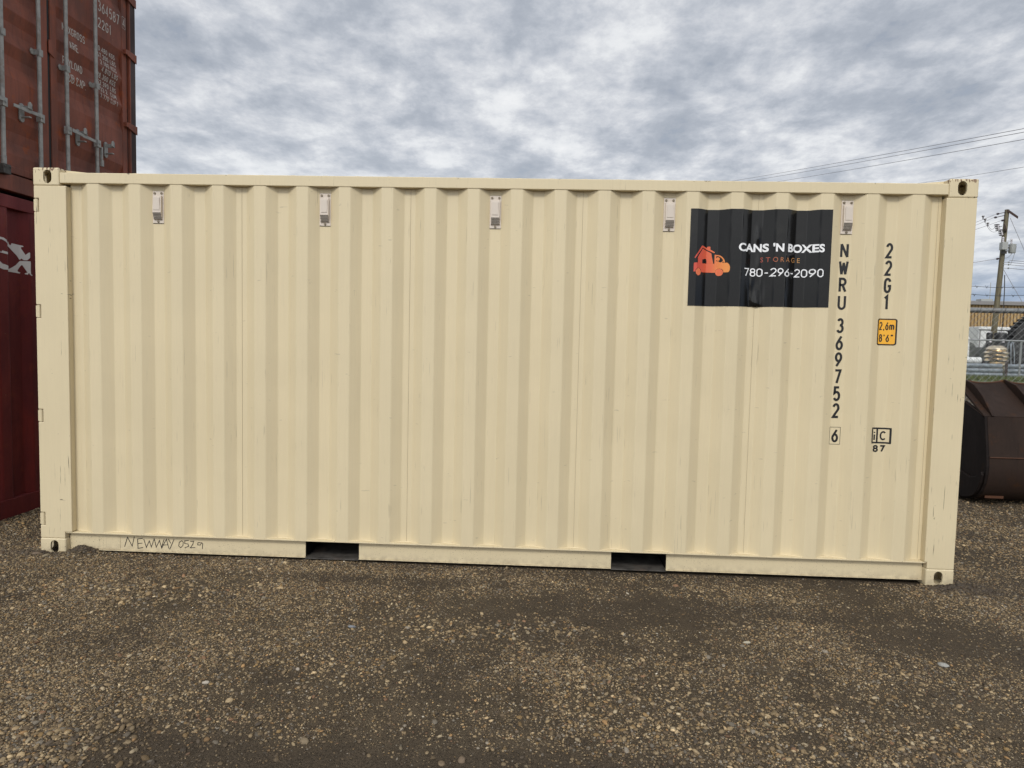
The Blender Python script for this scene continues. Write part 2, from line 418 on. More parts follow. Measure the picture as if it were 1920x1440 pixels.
# ---------------------------------------------------------------- shipping container
P0, PIT, Y_OUT, Y_IN = .361, .2792, .010, .054
def prof(x):
    t = (x-P0) % PIT
    if t < .074: return Y_OUT
    if t < .142: return Y_OUT+(Y_IN-Y_OUT)*(t-.074)/.068
    if t < .211: return Y_IN
    return Y_IN-(Y_IN-Y_OUT)*(t-.211)/(PIT-.211)
FOLDS = sorted(P0+PIT*k+o for k in range(-1, 20) for o in (0, .074, .142, .211))
FOLDS = [f for f in FOLDS if .228 < f < 5.866]
def soften(folds, fn, a, b, r=.005):
    xs = [a]
    for f in folds:
        if a+r < f-r and f+r < b: xs += [f-r, f-r*.35, f+r*.35, f+r]
    xs.append(b)
    def g(x):   # rounded at the press lines
        return sum(fn(x+o) for o in (-.0035, 0, .0035))/3
    return [(x, fn(x) if x in (a, b) else g(x)) for x in xs]
def sheet(mb, pts, z0, z1, th=.002, mapf=lambda u, y, z: (u, y, z)):
    n = len(pts)
    vs = [mapf(u, y, z) for z in (z0, z1) for u, y in pts]+[mapf(u, y+th, z) for z in (z0, z1) for u, y in pts]
    fs = []
    for i in range(n-1):
        fs += [(i, i+1, n+i+1, n+i), (2*n+i, 3*n+i, 3*n+i+1, 2*n+i+1), (i, 2*n+i, 2*n+i+1, i+1), (n+i, n+i+1, 3*n+i+1, 3*n+i)]
    fs += [(0, n, 3*n, 2*n), (n-1, 3*n-1, 4*n-1, 2*n-1)]
    return mb.add(vs, fs)
Lx, Wy, Hz = 6.058, 2.438, 2.591
def zprof_door(z):
    """horizontal pressings of a door: recessed bands"""
    for a, b, c, e_ in DOOR_REC:
        if a < z < e_:
            if z < b: return (z-a)/(b-a)
            if z > c: return (e_-z)/(e_-c)
            return 1.0
    return 0.0
# local heights: recess rises from a..b (slope), flat, then c..e slope facing down
DOOR_REC = [(.30,.40,.485,.578), (.90,1.00,1.072,1.158), (1.165,1.265,1.335,1.422), (1.43,1.54,1.62,1.70), (2.06,2.12,2.20,2.28)]
def container(name, root_loc, T, pm, post_m, rail_m, cast_m, hinge_notch=False, end_prof=None):
    root = empty(name, root_loc)
    mk = lambda: MB(T)
    # castings, each shared mesh mirrored into place
    for ix in (0, 1):
        for iy in (0, 1):
            for iz in (0, 1):
                me = CAST.copy()
                for v in me.vertices:
                    x, y, z = v.co
                    v.co = T((Lx-x if ix else x, Wy-y if iy else y, z if not iz else Hz-z))
                me.materials.clear(); me.materials.append(MAT[cast_m])
                if (ix+iy+iz) % 2: me.flip_normals()
                o = bpy.data.objects.new('corner_casting', me); C.objects.link(o); o.parent = root
    # posts
    def post(x0, x1, iy, notch=False):
        m = mk(); f = (lambda y: y) if not iy else (lambda y: Wy-y)
        zb, zt = .118, Hz-.118
        if notch:
            pts = [(x0+.004, zb)]
            for zc in (.249, .951, 1.649, 2.347):
                h = .044; pts += [(x0+.004, zc-h), (x0+.037, zc-h), (x0+.037, zc+h), (x0+.004, zc+h)]
            pts += [(x0+.004, zt), (x1, zt), (x1, .161), (.1735, .161), (.1735, zb)]
            m.prism(pts, f(.0015), f(.012)); m.box(x0+.042, x1-.0005, *sorted((f(.0122), f(.10))), .163, zt); m.box(x0+.046, .1733, *sorted((f(.0122), f(.10))), zb, .1628)
            m.box(x0+.004, x0+.044, *sorted((f(.050), f(.10))), zb, zt)
        elif x0 < 1:
            m.prism([(x0+.004, zb), (x0+.004, zt), (x1, zt), (x1, .161), (.1735, .161), (.1735, zb)], f(.0015), f(.10))
        else:
            m.prism([(x0, .161), (x0, zt), (x1-.004, zt), (x1-.004, zb), (5.8845, zb), (5.8845, .161)], f(.0015), f(.10))
        return m.build('corner_post', post_m, root, bevel=.004)
    pl = post(0, .222, 0, hinge_notch); post(0, .222, 1)
    post(5.868, Lx, 0); post(5.868, Lx, 1)
    if hinge_notch:
        for zc in (.249, .951, 1.649, 2.347):
            h = mk(); h.tube([(.016, .016, zc-.041), (.016, .016, zc+.041)], .0135, 14)
            h.box(.0, .016, .006, .010, zc-.038, zc+.038)
            o = h.build('hinge_lug', post_m, pl, smooth=True)
    # top and bottom rails
    for iy in (0, 1):
        f = (lambda a, b: (a, b)) if not iy else (lambda a, b: (Wy-b, Wy-a))
        m = mk(); m.box(.178, 5.880, *f(.006, .066), 2.492, 2.560); m.build('top_rail', 'cream_top_rail_paint' if pm == 'cream_paint' else pm, root, bevel=.004)
        m = mk(); m.box(.1735, 5.8845, *f(.008, .10), .1525, .1600)
        for a, b in ((.1785, 1.813), (2.177, 3.866), (4.228, 5.8795)):
            m.box(a, b, *f(.046, .052), .036, .1520); m.box(a, b, *f(.040, .10), .030, .0355)
        if not iy:
            m.box(.1795, .530, .0435, .0457, .042, .130)
            for k in range(20):   # weld beads where each pressing meets the flange
                xa = P0+PIT*k-.210+.01; xs = np.linspace(xa, xa+.19, 9)
                xs = [x for x in xs if .225 < x < 5.86]
                if len(xs) > 2: m.tube([(x, prof(x)-.003, .1615) for x in xs], .0042, 6)
        br = m.build('bottom_rail', rail_m, root, bevel=.0015)
        for a, b in ((1.813, 2.177), (3.866, 4.228)):
            q = mk(); q.box(a-.006, a, *f(.054, 1.1), .034, .150); q.box(b, b+.006, *f(.054, 1.1), .034, .150)
            q.box(a, b, *f(.066, 1.1), .146, .151); q.box(a, b, *f(1.09, 1.1), .032, .145)  # top plate, and an end plate added midway so the tunnel stays dark
            fp = q.build('fork_pocket', 'dark_under', root)  # near-black walls: shade inside the tunnel put into the colour
            q = mk(); q.box(a+.001, b-.001, *f(.036, 1.085), .026, .031); q.build('pocket_floor', 'pocket_steel', fp)
        m = mk(); pts = soften(FOLDS, prof, .2205, 5.8675)
        sheet(m, pts, .1605, 2.4915, mapf=(lambda u, y, z: (u, y, z)) if not iy else (lambda u, y, z: (u, Wy-y, z)))
        if not iy:   # panel joints
            for x in (.262, 1.375, 2.495, 3.612, 4.728, 5.846):
                m.box(x-.0012, x+.0012, prof(x)-.0012, prof(x), .162, 2.490)
        sp_ = m.build('side_panel', pm, root)
        if not iy and pm == 'cream_paint':
            for x in (.2645, 1.3775, 2.4975, 3.6145, 4.7305, 5.8485):
                q = mk(); q.box(x-.0009, x+.0009, prof(x)-.0005, prof(x)+.0015, .162, 2.490); q.build('panel_seam', 'seam_line', sp_)
    # end wall at x = Lx
    ep = end_prof or (lambda y: .012+.036*min(1, max(0, 1.6*abs(((y/.25) % 1)-.5)*2-.3)))
    yf = [.10+.0125*i for i in range(int((Wy-.2)/.0125)+1)]
    m = mk(); sheet(m, [(y, ep(y)) for y in yf], .16, 2.49, mapf=lambda u, y, z: (Lx-y, u, z)); m.build('end_panel', pm, root)
    m = mk(); m.box(5.99, 6.052, .1625, Wy-.1625, 2.485, 2.585); m.build('top_end_rail', pm, root, bevel=.004)
    m = mk(); m.box(5.97, 6.052, .1625, Wy-.1625, .01, .16); m.build('bottom_end_rail', rail_m, root, bevel=.004)
    # roof: gently pressed sheet
    xs = np.linspace(.18, 5.88, 229)
    m = mk(); sheet(m, [(x, 2.566+.008*math.sin(x*2*math.pi/.21)) for x in xs], .02, Wy-.02, mapf=lambda u, y, z: (u, z, y-.012))
    for xa, xb in ((.1785, .52), (5.54, 5.8795)):
        pass
    m.build('roof', pm, root)
    m = mk(); m.box(.06, 5.99, .105, Wy-.105, .16, .19); m.build('floor', 'wood_floor', root)
    # corner protection plates that ramp down from the castings
    for a, b in ((.177, .42), (5.881, 5.64)):
        m = mk(); m.prism([(a, Hz-.028), (a, Hz-.003), (b, Hz-.026), (b, Hz-.029)], .069, .30); m.build('header_plate', pm, root)
    # door end at x = 0
    m = mk(); m.box(.008, .11, .1625, Wy-.1625, 2.47, 2.588); m.build('door_header', pm, root, bevel=.004)
    m = mk(); m.box(.008, .11, .1625, Wy-.1625, .003, .135); m.build('door_sill', rail_m, root, bevel=.004)
    return root
def door(root, T, y0, y1, pm, rods, handles, gask):
    """y0<y1 local; the door leaf, its gasket, its locking rods"""
    zs = [.20]
    for r4 in DOOR_REC: zs += list(r4)
    zs.append(2.42)
    m = MB(T); fx = .022; dep = .026
    m.box(fx, fx+.05, y0, y0+.075, .15, 2.455); m.box(fx, fx+.05, y1-.075, y1, .15, 2.455)
    m.box(fx, fx+.05, y0+.0755, y1-.0755, .15, .205); m.box(fx, fx+.05, y0+.0755, y1-.0755, 2.40, 2.455)
    frm = m.build('door', pm, root, bevel=.004)
    m = MB(T)
    vs = []; zz_ = [.205]+[z for r4 in DOOR_REC for z in r4 if z < 2.40]+[2.40]
    q = [(z, fx+.004+dep*zprof_door(z)) for z in zz_]
    ya, yb = y0+.0757, y1-.0757
    n = len(q)
    m.add([(x, ya, z) for z, x in q]+[(x, yb, z) for z, x in q]+[(x+.002, ya, z) for z, x in q]+[(x+.002, yb, z) for z, x in q],
          [(i, i+1, n+i+1, n+i) for i in range(n-1)]+[(2*n+i, 3*n+i, 3*n+i+1, 2*n+i+1) for i in range(n-1)])
    m.build('door_panel', pm, frm)
    for (ya, yb) in gask:
        g = MB(T); g.box(fx+.010, fx+.04, ya, yb, .14, 2.46); g.build('door_gasket', 'gasket_rubber', frm)
    for ry, hdir in rods:
        g = MB(T); g.tube([(-.012, ry, .16), (-.012, ry, 2.47)], .0165, 14)
        for zc in (.205, 2.40):
            g.lathe([(.019, -.05), (.019, .05)], (-.012, ry, zc), 12)
        rod = g.build('lock_rod', 'rod_steel', root, smooth=True)
        for zc in (1.195, 2.15):
            g = MB(T); g.prism([(ry-.021, zc-.028), (ry-.021, zc+.028), (ry+.021, zc+.028), (ry+.021, zc-.028)], -.032, -.0265, 'x')
            g.box(-.032, .020, ry-.0225, ry-.0195, zc-.022, zc+.022); g.box(-.032, .020, ry+.0195, ry+.0225, zc-.022, zc+.022)
            g.prism([(ry+.023, zc-.02), (ry+.023, zc+.02), (ry+.050, zc+.024), (ry+.062, zc), (ry+.050, zc-.024)], .014, .0215, 'x')
            g.tube([(.012, ry+.045, zc), (.0145, ry+.045, zc)], .007, 8)
            g.build('rod_bracket', 'dark_steel' if zc != 1.195 else 'rod_steel', rod, bevel=.002)
        for zc in (.17, 2.44):
            g = MB(T); g.box(-.040, .020, ry-.038, ry+.038, zc-.055 if zc < 1 else zc-.02, zc+.02 if zc < 1 else zc+.055)
            for sy in (-.028, .028): g.tube([(-.046, ry+sy, zc), (-.040, ry+sy, zc)], .008, 8)
            g.build('cam_keeper', 'dark_steel', rod, bevel=.003)
        if hdir:
            stub = hdir == 'stub'; hdir = -1 if stub else hdir
            zc, ln = .665, .33*hdir
            g = MB(T); g.box(-.036, .006, ry-.024, ry+.024, zc-.034, zc+.034)
            g.tube([(-.042, ry, zc), (-.036, ry, zc)], .009, 8)
            g.build('handle_hub', 'rod_steel', rod, bevel=.003)
            g = MB(T)
            if stub: g.box(-.04, -.02, ry-.045, ry-.028, zc-.14, zc-.02); g.box(-.045, -.025, ry-.05, ry-.024, zc-.20, zc-.141)
            a = [(-.046, ry+.024*hdir, zc+.012), (-.050, ry+.15*hdir, zc+.004), (-.052, ry+ln, zc+.0)]
            for (p, q_) in ([] if stub else zip(a, a[1:])):
                g.add([(p[0]+o, p[1], p[2]+h) for o, h in ((0,-.016),(.009,-.016),(.009,.016),(0,.016))]+[(q_[0]+o, q_[1], q_[2]+h*.75) for o, h in ((0,-.016),(.009,-.016),(.009,.016),(0,.016))],
                      [(0,1,2,3),(7,6,5,4),(0,4,5,1),(1,5,6,2),(2,6,7,3),(3,7,4,0)])
            g.build('door_handle', 'rod_steel', rod, bevel=.0015)
            cy = ry+.17*hdir
            g = MB(T)
            g.prism([(cy+x-.0, zc+z) for x, z in oval(0, -.01, .052, .15)], .010, .0215, 'x')
            g.prism([(cy-.024, zc+.02), (cy-.02, zc+.062), (cy, zc+.078), (cy+.02, zc+.062), (cy+.024, zc+.02)], -.062, -.052, 'x')
            g.box(-.062, .012, cy-.022, cy-.012, zc+.015, zc+.05); g.box(-.060, .012, cy-.014, cy+.014, zc-.05, zc-.040)
            g.build('handle_catch', 'rod_steel', rod, bevel=.002)
    return frm

# ---- the cream container
MO = (0.0, 0.0, -.024)
Tm = lambda v: (v[0], v[1], v[2])        # local = world minus root location, no turn
main = container('shipping_container', MO, Tm, 'cream_paint', 'cream_post_paint', 'cream_rail_paint', 'cream_casting_paint', hinge_notch=True)
tag(main, 'cream ribbed shipping container with a black storage sign, standing on the gravel', 'container')
door(main, Tm, .052, 1.215, 'cream_paint', [(.33, 1), (.93, -1)], None, [(1.2155, 1.2225)])
door(main, Tm, 1.223, 2.386, 'cream_paint', [(1.51, 1), (2.11, -1)], None, [(2.3865, 2.395)])
WZ = -.024      # world z of its local zero
def on_side(off, extra=None):
    def f(u, dy, v): return (u, prof(u)-off+dy-(extra(u, v) if extra else 0), v-WZ)
    return f
# vents in five of the hollows
def vent():
    mb = MB(); cx = 0; z0, z1 = 2.223-WZ, 2.432-WZ
    mb.prism([(cx-.037, z0), (cx-.037, z1), (cx+.037, z1), (cx+.037, z0)], -.006, -.0005)
    hood = [(-.0065, 2.402), (-.024, 2.398), (-.029, 2.292), (-.014, 2.247), (-.0065, 2.245)]
    x0, x1 = cx-.028, cx+.028; n = len(hood)
    mb.add([(x, y, z-WZ) for x in (x0, x1) for y, z in hood], [tuple(range(n)), tuple(range(2*n-1, n-1, -1))]+[(i, (i+1)%n, n+(i+1)%n, n+i) for i in range(n)])
    mb.box(cx-.020, cx+.020, -.0315, -.0275, 2.306-WZ, 2.388-WZ)
    return mb
for k in range(5):
    cx = .817+1.1168*k; off = (-.004 if k == 0 else 0)
    T_ = lambda v, cx=cx: (v[0]+cx, v[1]+Y_IN, v[2])
    mb = vent(); mb.T = T_; vo = mb.build('vent', 'vent_plastic', main, bevel=.0012)
    g = MB(T_)
    for r_ in range(5):
        for c_ in range(8):
            zc = 2.286-r_*.0088; y = -.0290+(2.292-zc)*.0150/.045; xx = -.0235+c_*.0067+(r_ % 2)*.0018
            g.box(xx-.0022, xx+.0022, y-.0012, y+.0008, zc-.0031-WZ, zc+.0031-WZ)
    g.build('vent_grille', 'vent_shadow', vo)
    for sx, sz in ((-.023, 2.418), (.023, 2.418), (0, 2.234)):
        g = MB(T_); g.lathe([(.0072, -.012), (.0078, -.010), (.0078, -.006)], (sx, 0, sz-WZ), 8, 'y'); g.build('vent_screw', 'zinc_screw', vo)
    g = MB(T_)   # sealing bead round the plate
    q = [(-.0385, 2.2215), (-.0385, 2.4335), (.0385, 2.4335), (.0385, 2.2215), (-.0385, 2.2215)]
    g.tube([(a, -.001, b-WZ) for a, b in q], .0016, 5); g.build('vent_seal', 'dark_steel', vo)

# the black vinyl sign that follows the ribs
SX0, SX1, SZ0, SZ1 = 4.295, 5.180, 1.749, 2.362
BUB = [(4.735, 1.800, .026, .055, .010), (4.742, 1.765, .020, .030, .006), (4.70, 1.93, .018, .06, .006), (4.735, 2.20, .016, .05, .007), (4.745, 2.03, .016, .05, .004), (4.70, 1.86, .010, .08, .004), (4.775, 1.83, .007, .08, .0025)]
RIDGE = [(f, .0016) for f in FOLDS if SX0 < f < SX1 and prof(f) < Y_OUT+.001 and abs(prof(f-.01)-Y_OUT) > .002]
RIDGE += [(f, .0009) for f in FOLDS if SX0+.2 < f < SX1 and prof(f) < Y_OUT+.001 and abs(prof(f+.01)-Y_OUT) > .002]
def bubble(u, v):
    return sum(a*math.exp(-((u-x)/.0035)**2)*(.6+.4*math.sin(v*37+x*50)) for x, a in RIDGE)+sum(a*math.exp(-((u-x)/sx)**2-((v-z)/sz)**2) for x, z, sx, sz, a in BUB)
mb = MB(); us_ = sorted(set([round(SX0+(SX1-SX0)*i/177, 5) for i in range(178)]+[f for f in FOLDS if SX0 < f < SX1]+[x+o for x, a in RIDGE for o in (-.005, -.003, -.0015, .0015, .003, .005)])); nz = 62
vs = [(u_, 0, SZ0+(SZ1-SZ0)*j/nz+.006*(u_-SX0)) for j in range(nz+1) for u_ in us_]; nu = len(us_)
mb.add(vs, [(j*nu+i, j*nu+i+1, (j+1)*nu+i+1, (j+1)*nu+i) for j in range(nz) for i in range(nu-1)])
sign = decal(mb, 'vinyl_sign', 'vinyl_black', main, [], 'u', on_side(.0022, bubble))
for p in sign.data.polygons: p.use_smooth = True
sign.data.set_sharp_from_angle(angle=R(34))
place = on_side(.0036, bubble)
SC = [SX0+i*.012 for i in range(75)]+FOLDS
mb = MB(); font_mesh(mb, "CANS 'N BOXES", 4.604, 5.139, 2.100, 2.154, .034); decal(mb, 'sign_lettering', 'vinyl_white', sign, SC, 'u', place)
mb = MB(); font_mesh(mb, "S T O R A G E", 4.754, 5.003, 2.036, 2.066); decal(mb, 'sign_lettering', 'vinyl_copper', sign, SC, 'u', place)
mb = MB()
it = text_strokes('780-296-2090', 4.646, 1.944, .0380, .053, .0068, .0054)
strokes_mesh(mb, it, .0002); decal(mb, 'phone_number', 'vinyl_white', sign, SC, 'u', place)
# little house on a truck, cut from orange film
LG = lambda x, y: (4.2965+(x/16+1290-1292.3)*.003335, 2.3585-(y/16+440-393.5)*.003390)
def lpoly(mb, pts, dy=0.0): 
    q = [LG(*p) for p in pts]; n = len(q); mb.add([(a, dy, b) for a, b in q], [tuple(range(n))])
mb = MB()
lpoly(mb, [(185,690),(430,315),(475,325),(455,375),(215,705)])
lpoly(mb, [(476,326),(600,385),(600,360),(625,338),(690,335),(705,350),(705,415),(720,430),(850,500),(825,528),(456,374)], -.0001)
# house body with its window left open
lpoly(mb, [(290,680),(450,420),(480,410),(530,440),(530,705),(450,735),(455,845),(175,845),(300,832),(300,760)], -.0002)
lpoly(mb, [(530.5,440),(735,530),(810,845),(605,845),(600,740),(575,705),(530.5,705)], -.0002)
lpoly(mb, [(175,846),(842,846),(842,1115),(430,1115),(415,1040),(370,1000),(325,990),(280,1000),(240,1050),(230,1110),(170,1105)], -.0003)
lpoly(mb, [(843,575),(895,580),(895,770),(930,770),(960,775),(1000,810),(1060,800),(1075,830),(1190,825),(1240,880),(1265,940),(1262,1040),(1240,1100),(1210,1112),(1100,1112),(1095,1060),(1060,1010),(990,992),(925,1010),(885,1055),(875,1115),(843,1115)], -.0004)
q = arc(893, 825, 235, 247, -88, -2, 8)
lpoly(mb, [(893,578)]+[(a, b) for a, b in q]+[(1100,822)]+[(a, b) for a, b in reversed(arc(893, 825, 200, 212, -88, -2, 8))]+[(893,612)], -.0005)
lpoly(mb, [(943+50*math.cos(R(a)), 705+55*math.sin(R(a))) for a in range(0, 360, 24)], -.0002)
lpoly(mb, [(1048,800),(1078,752),(1090,760),(1064,806)], -.0007)
decal(mb, 'sign_emblem', 'vinyl_orange', sign, SC, 'u', place)
for cx_, rr in ((328, 88), (985, 108)):
    mb = MB(); lpoly(mb, [(cx_+rr*math.cos(R(a))*(.98), 1108+108*math.sin(R(a))) for a in range(0, 360, 18)], -.0008)
    decal(mb, 'emblem_wheel', 'vinyl_wheel', sign, SC, 'u', place)

# painted numbers
pn = on_side(.0012)
for it in (vertical_text('NWRU', 5.281, 2.168, .050, .096, .1095, .0148), vertical_text('369752', 5.279, 1.692, .047, .097, .1094, .0148)):
    mb = MB(); strokes_mesh(mb, it); decal(mb, 'serial_number', 'black_paint', main, FOLDS, 'u', pn)
mb = MB(); strokes_mesh(mb, vertical_text('6', 5.281, .978, .043, .088, .1, .0135))
for a, b in (((5.2475, .990), (5.2475, .877)), ((5.3145, .877), (5.3145, .990)), ((5.249, .989), (5.313, .989)), ((5.249, .878), (5.313, .878))): strokes_mesh(mb, [([a, b], .0026)])
decal(mb, 'check_digit', 'black_paint', main, FOLDS, 'u', pn)
mb = MB(); strokes_mesh(mb, vertical_text('22G1', 5.561, 2.172, .046, .097, .1095, .0148)); decal(mb, 'type_code', 'black_paint', main, FOLDS, 'u', pn)
def rrect(x0, x1, z0, z1, r): return [p for cx_, cz_, a in ((x1-r, z1-r, 0), (x0+r, z1-r, 90), (x0+r, z0+r, 180), (x1-r, z0+r, 270)) for p in arc(cx_, cz_, r, r, a, a+90, 4)]
mb = MB(); q = rrect(5.508, 5.627, 1.524, 1.694, .014); mb.add([(a, 0, b) for a, b in q], [tuple(range(len(q)))])
hs = decal(mb, 'height_sticker', 'black_paint', main, FOLDS, 'u', pn)
mb = MB(); q = rrect(5.516, 5.619, 1.532, 1.686, .008); mb.add([(a, 0, b) for a, b in q], [tuple(range(len(q)))])
decal(mb, 'sticker_face', 'amber_sticker', hs, FOLDS, 'u', on_side(.0020))
for a in (('2,6m', 5.5225, 1.621, .0205, .052, .0068, .0042), ("8'6\"", 5.5240, 1.545, .0215, .050, .0072, .0060)):
    mb = MB(); strokes_mesh(mb, text_strokes(*a)); decal(mb, 'sticker_lettering', 'black_paint', hs, FOLDS, 'u', on_side(.0028))
mb = MB(); B_ = [((5.510,.989),(5.629,.989)), ((5.510,.896),(5.629,.896)), ((5.5145,.9855),(5.5145,.8995)), ((5.6245,.9855),(5.6245,.8995)), ((5.5485,.9855),(5.5485,.8995))]
for a, b in B_: strokes_mesh(mb, [([a, b], .0105)])
strokes_mesh(mb, text_strokes('i', 5.5245, .908, .026, .062, .0105, 0)+text_strokes('c', 5.565, .912, .043, .060, .0095, 0)+text_strokes('87', 5.525, .834, .034, .047, .0105, .008))
decal(mb, 'approval_mark', 'black_paint', main, FOLDS, 'u', pn)
# handwriting on the bottom rail
HW = [[(498,250),(515,195),(540,245),(553,190)], [(600,200),(570,205),(572,258),(600,252)], [(570,230),(596,228)],
      [(604,205),(618,252),(634,215),(645,250),(662,200)], [(662,205),(672,250),(690,212),(700,250),(716,205)], [(700,258),(728,205),(741,256)], [(706,238),(738,236)],
      [(738,203),(752,228)], [(770,205),(745,262)], [(812,212),(798,222),(795,242),(805,252),(818,240),(820,220),(812,212)],
      [(850,210),(828,212),(828,228),(845,230),(850,243),(828,252)], [(858,215),(876,214),(872,232),(858,252),(885,250)],
      [(915,222),(900,222),(898,235),(912,236),(920,222),(926,228),(924,258)]]
g_ = lambda x, y: (.559+(x-498)/2.909*.003705, .1065+.0-((y-192)/2.909-(x-498)/2.909*.0265)*.00357)
mb = MB(); strokes_mesh(mb, [([g_(*p) for p in s_], .0046) for s_ in HW], .0001)
decal(mb, 'handwritten_mark', 'marker_ink', main, [], 'u', lambda u, dy, v: (u, .0448+dy, v-WZ))

# ---- upper rust red container, doors towards the yard
UO = (-.865, 2.600, 2.597)
Tu = lambda v: (-v[0], -v[1], v[2])
upper = container('shipping_container', UO, Tu, 'rust_red_paint', 'rust_red_paint', 'rust_red_paint', 'rust_red_paint')
tag(upper, 'rust red container with grey locking rods, stacked on the maroon one', 'container')
loc_y = lambda wy: 2.600-wy
door(upper, Tu, loc_y(2.478), loc_y(1.399), 'rust_red_paint', [(loc_y(1.947), 'stub'), (loc_y(1.547), -1)], None, [(loc_y(2.512), loc_y(2.479))])
door(upper, Tu, loc_y(1.364), loc_y(.286), 'rust_red_paint', [(loc_y(1.218), 1), (loc_y(.820), 1)], None, [(loc_y(1.3985), loc_y(1.3645)), (loc_y(.2855), loc_y(.25))])
m = MB(Tu); m.box(.0035, .020, loc_y(2.598), loc_y(2.515), .16, 2.43); m.build('post_strip', 'red_dark_strip', upper, bevel=.003)
for zc in (.40, .985, 1.70, 2.25):   # strap hinges
    m = MB(Tu); ya, yb = loc_y(2.45), loc_y(2.602)
    m.add([(x, y, z) for x in (-.010, .0) for y, z in ((ya, zc+.035), (ya, zc-.020), (yb, zc-.050), (yb, zc+.035))] , [(0,1,2,3),(7,6,5,4),(0,4,5,1),(1,5,6,2),(2,6,7,3),(3,7,4,0)])
    m.box(-.0095, .0215, ya-.0, ya+.03, zc-.015, zc+.03)
    m.build('strap_hinge', 'rust_red_paint', upper, bevel=.003)
m = MB(Tu); m.prism([(loc_y(1.368), 1.370), (loc_y(1.368), 1.265), (loc_y(1.438), 1.240), (loc_y(1.438), 1.390)], .012, .0215, 'x'); m.build('door_tab', 'rust_red_paint', upper, bevel=.002)
# stencilled data on the right-hand door; it follows the pressings
UZ = UO[2]
def on_door(u, dy, v):       # u = world y, v = world z
    k_ = 1+.046/4.232; u = (u+4.41)*k_-4.41; v = (v-1.4956)*k_+1.4956
    zl = v-UZ; x = .026+.026*zprof_door(zl)-.0012
    return (-(x+dy), u-UO[1], zl)
DF = [(UZ+z-1.4956)/(1+.046/4.232)+1.4956 for r4 in DOOR_REC for z in r4]
st = lambda *a: (lambda mb: (strokes_mesh(mb, text_strokes(*a)), decal(mb, 'door_stencil', 'white_stencil', upper, DF, 'v', on_door)))(MB())
st('U', 1.80, 4.52, .042, .095, .0085, 0); st('364587', 1.975, 4.495, .042, .098, .0095, .0135); st('22G1', 1.972, 4.345, .042, .090, .0095, .0135)
st('MAXGROSS', 1.522, 4.115, .0315, .066, .0078, .0058); st('TARE', 1.54, 3.985, .034, .068, .0080, .0075)
st('PAYLOAD', 1.522, 3.832, .0315, .066, .0078, .0060); st('CUB.CAP.', 1.525, 3.695, .0335, .074, .0080, .0065)
rows = ['30.480 KGS', '67.200 LBS', '2.180 KGS', '4.810 LBS', '28.300 KGS', '62.390 LBS', '33.2  CUM', '1.170 CUFT']
for i, t_ in enumerate(rows):
    ww = sum(NARROW.get(c, 1)*.0245+.0065 for c in t_)
    st(t_, 2.262-ww+(.012 if i % 2 else 0), 4.147-i*.0628, .0245, .045, .0062, .0065)
mb = MB(); strokes_mesh(mb, text_strokes('4', 2.388, 4.530, .036, .085, .0085, 0))
for a, b in (((2.379,4.628),(2.379,4.515)), ((2.432,4.515),(2.432,4.628)), ((2.381,4.627),(2.430,4.627)), ((2.381,4.516),(2.430,4.516))): strokes_mesh(mb, [([a, b], .003)])
decal(mb, 'door_stencil', 'white_stencil', upper, [], 'v', lambda u, dy, v: (-(.0208+dy), u*1.0045+.020-UO[1], v*1.0045-.0067-UZ))

# ---- lower maroon container, blank end towards the yard
LO = (-.865-Lx, .162, -.024)
EF = [(.10, 0), (.868, 0), (.908, 1), (1.035, 1), (1.105, 0), (1.205, 0), (1.27, 1), (1.36, 1), (1.425, 0), (1.52, 0)]
def eprof(yl):
    y = yl+LO[1]
    if y < .868:
        t = (.868-y) % .29
        f = 0 if t < .10 else (t-.10)/.065 if t < .165 else 1 if t < .25 else (.29-t)/.04
    elif y > 1.205:
        t = (y-1.205) % .29
        f = t/.065 if t < .065 else 1 if t < .15 else (.215-t)/.065 if t < .215 else 0
    else:
        f = 0 if y > 1.105 else 1-(y-1.035)/.07 if y > 1.035 else 1 if y > .908 else (y-.868)/.04
    return .012+.040*f
Tl = lambda v: tuple(v)
lower = container('shipping_container', LO, Tl, 'maroon_paint', 'maroon_paint', 'maroon_paint', 'maroon_paint', end_prof=eprof)
tag(lower, 'dark maroon container with worn white letters on its end, under the red one', 'container')
door(lower, Tl, .052, 1.215, 'maroon_paint', [(.33, 1), (.93, -1)], None, [(1.2155, 1.2225)])
door(lower, Tl, 1.223, 2.386, 'maroon_paint', [(1.51, 1), (2.11, -1)], None, [(2.3865, 2.395)])
ex = lambda x, y: (.862+(x-230)/14.4*.00565, 2.200-(y-205)/14.4*.00412)
XP = [(275,205),(375,200),(395,260),(420,285),(445,285),(470,225),(690,240),(735,250),(740,275),(700,290),(700,330),(770,500),(830,415),(845,430),(842,570),(812,625),(790,650),(740,655),(705,615),(680,650),(665,650),(600,550),(460,420),(340,300)]
XQ = [(680,685),(850,670),(855,720),(850,900),(852,1030),(895,1060),(880,1085),(840,1060),(820,1000),(800,1060),(750,1050),(755,1025),(795,1000),(710,790),(610,970),(620,1000),(680,1015),(675,1045),(305,1030),(305,1000),(420,935),(560,830)]
EP = [[(-330,180),(-200,130),(0,135),(60,130),(140,135),(215,180),(230,270),(190,230),(90,190),(20,200),(-120,190),(-200,230),(-330,300)],
      [(-300,500),(20,490),(60,550),(100,490),(240,510),(240,575),(70,555),(-300,560)],
      [(-330,880),(-200,900),(-60,850),(40,800),(130,880),(170,960),(110,850),(250,885),(255,1000),(120,1005),(0,970),(-200,1010),(-330,1000)]]
def on_end(u, dy, v): return (Lx-(eprof(u-LO[1])-.0015)-dy, u-LO[1], v-LO[2])
mb = MB()
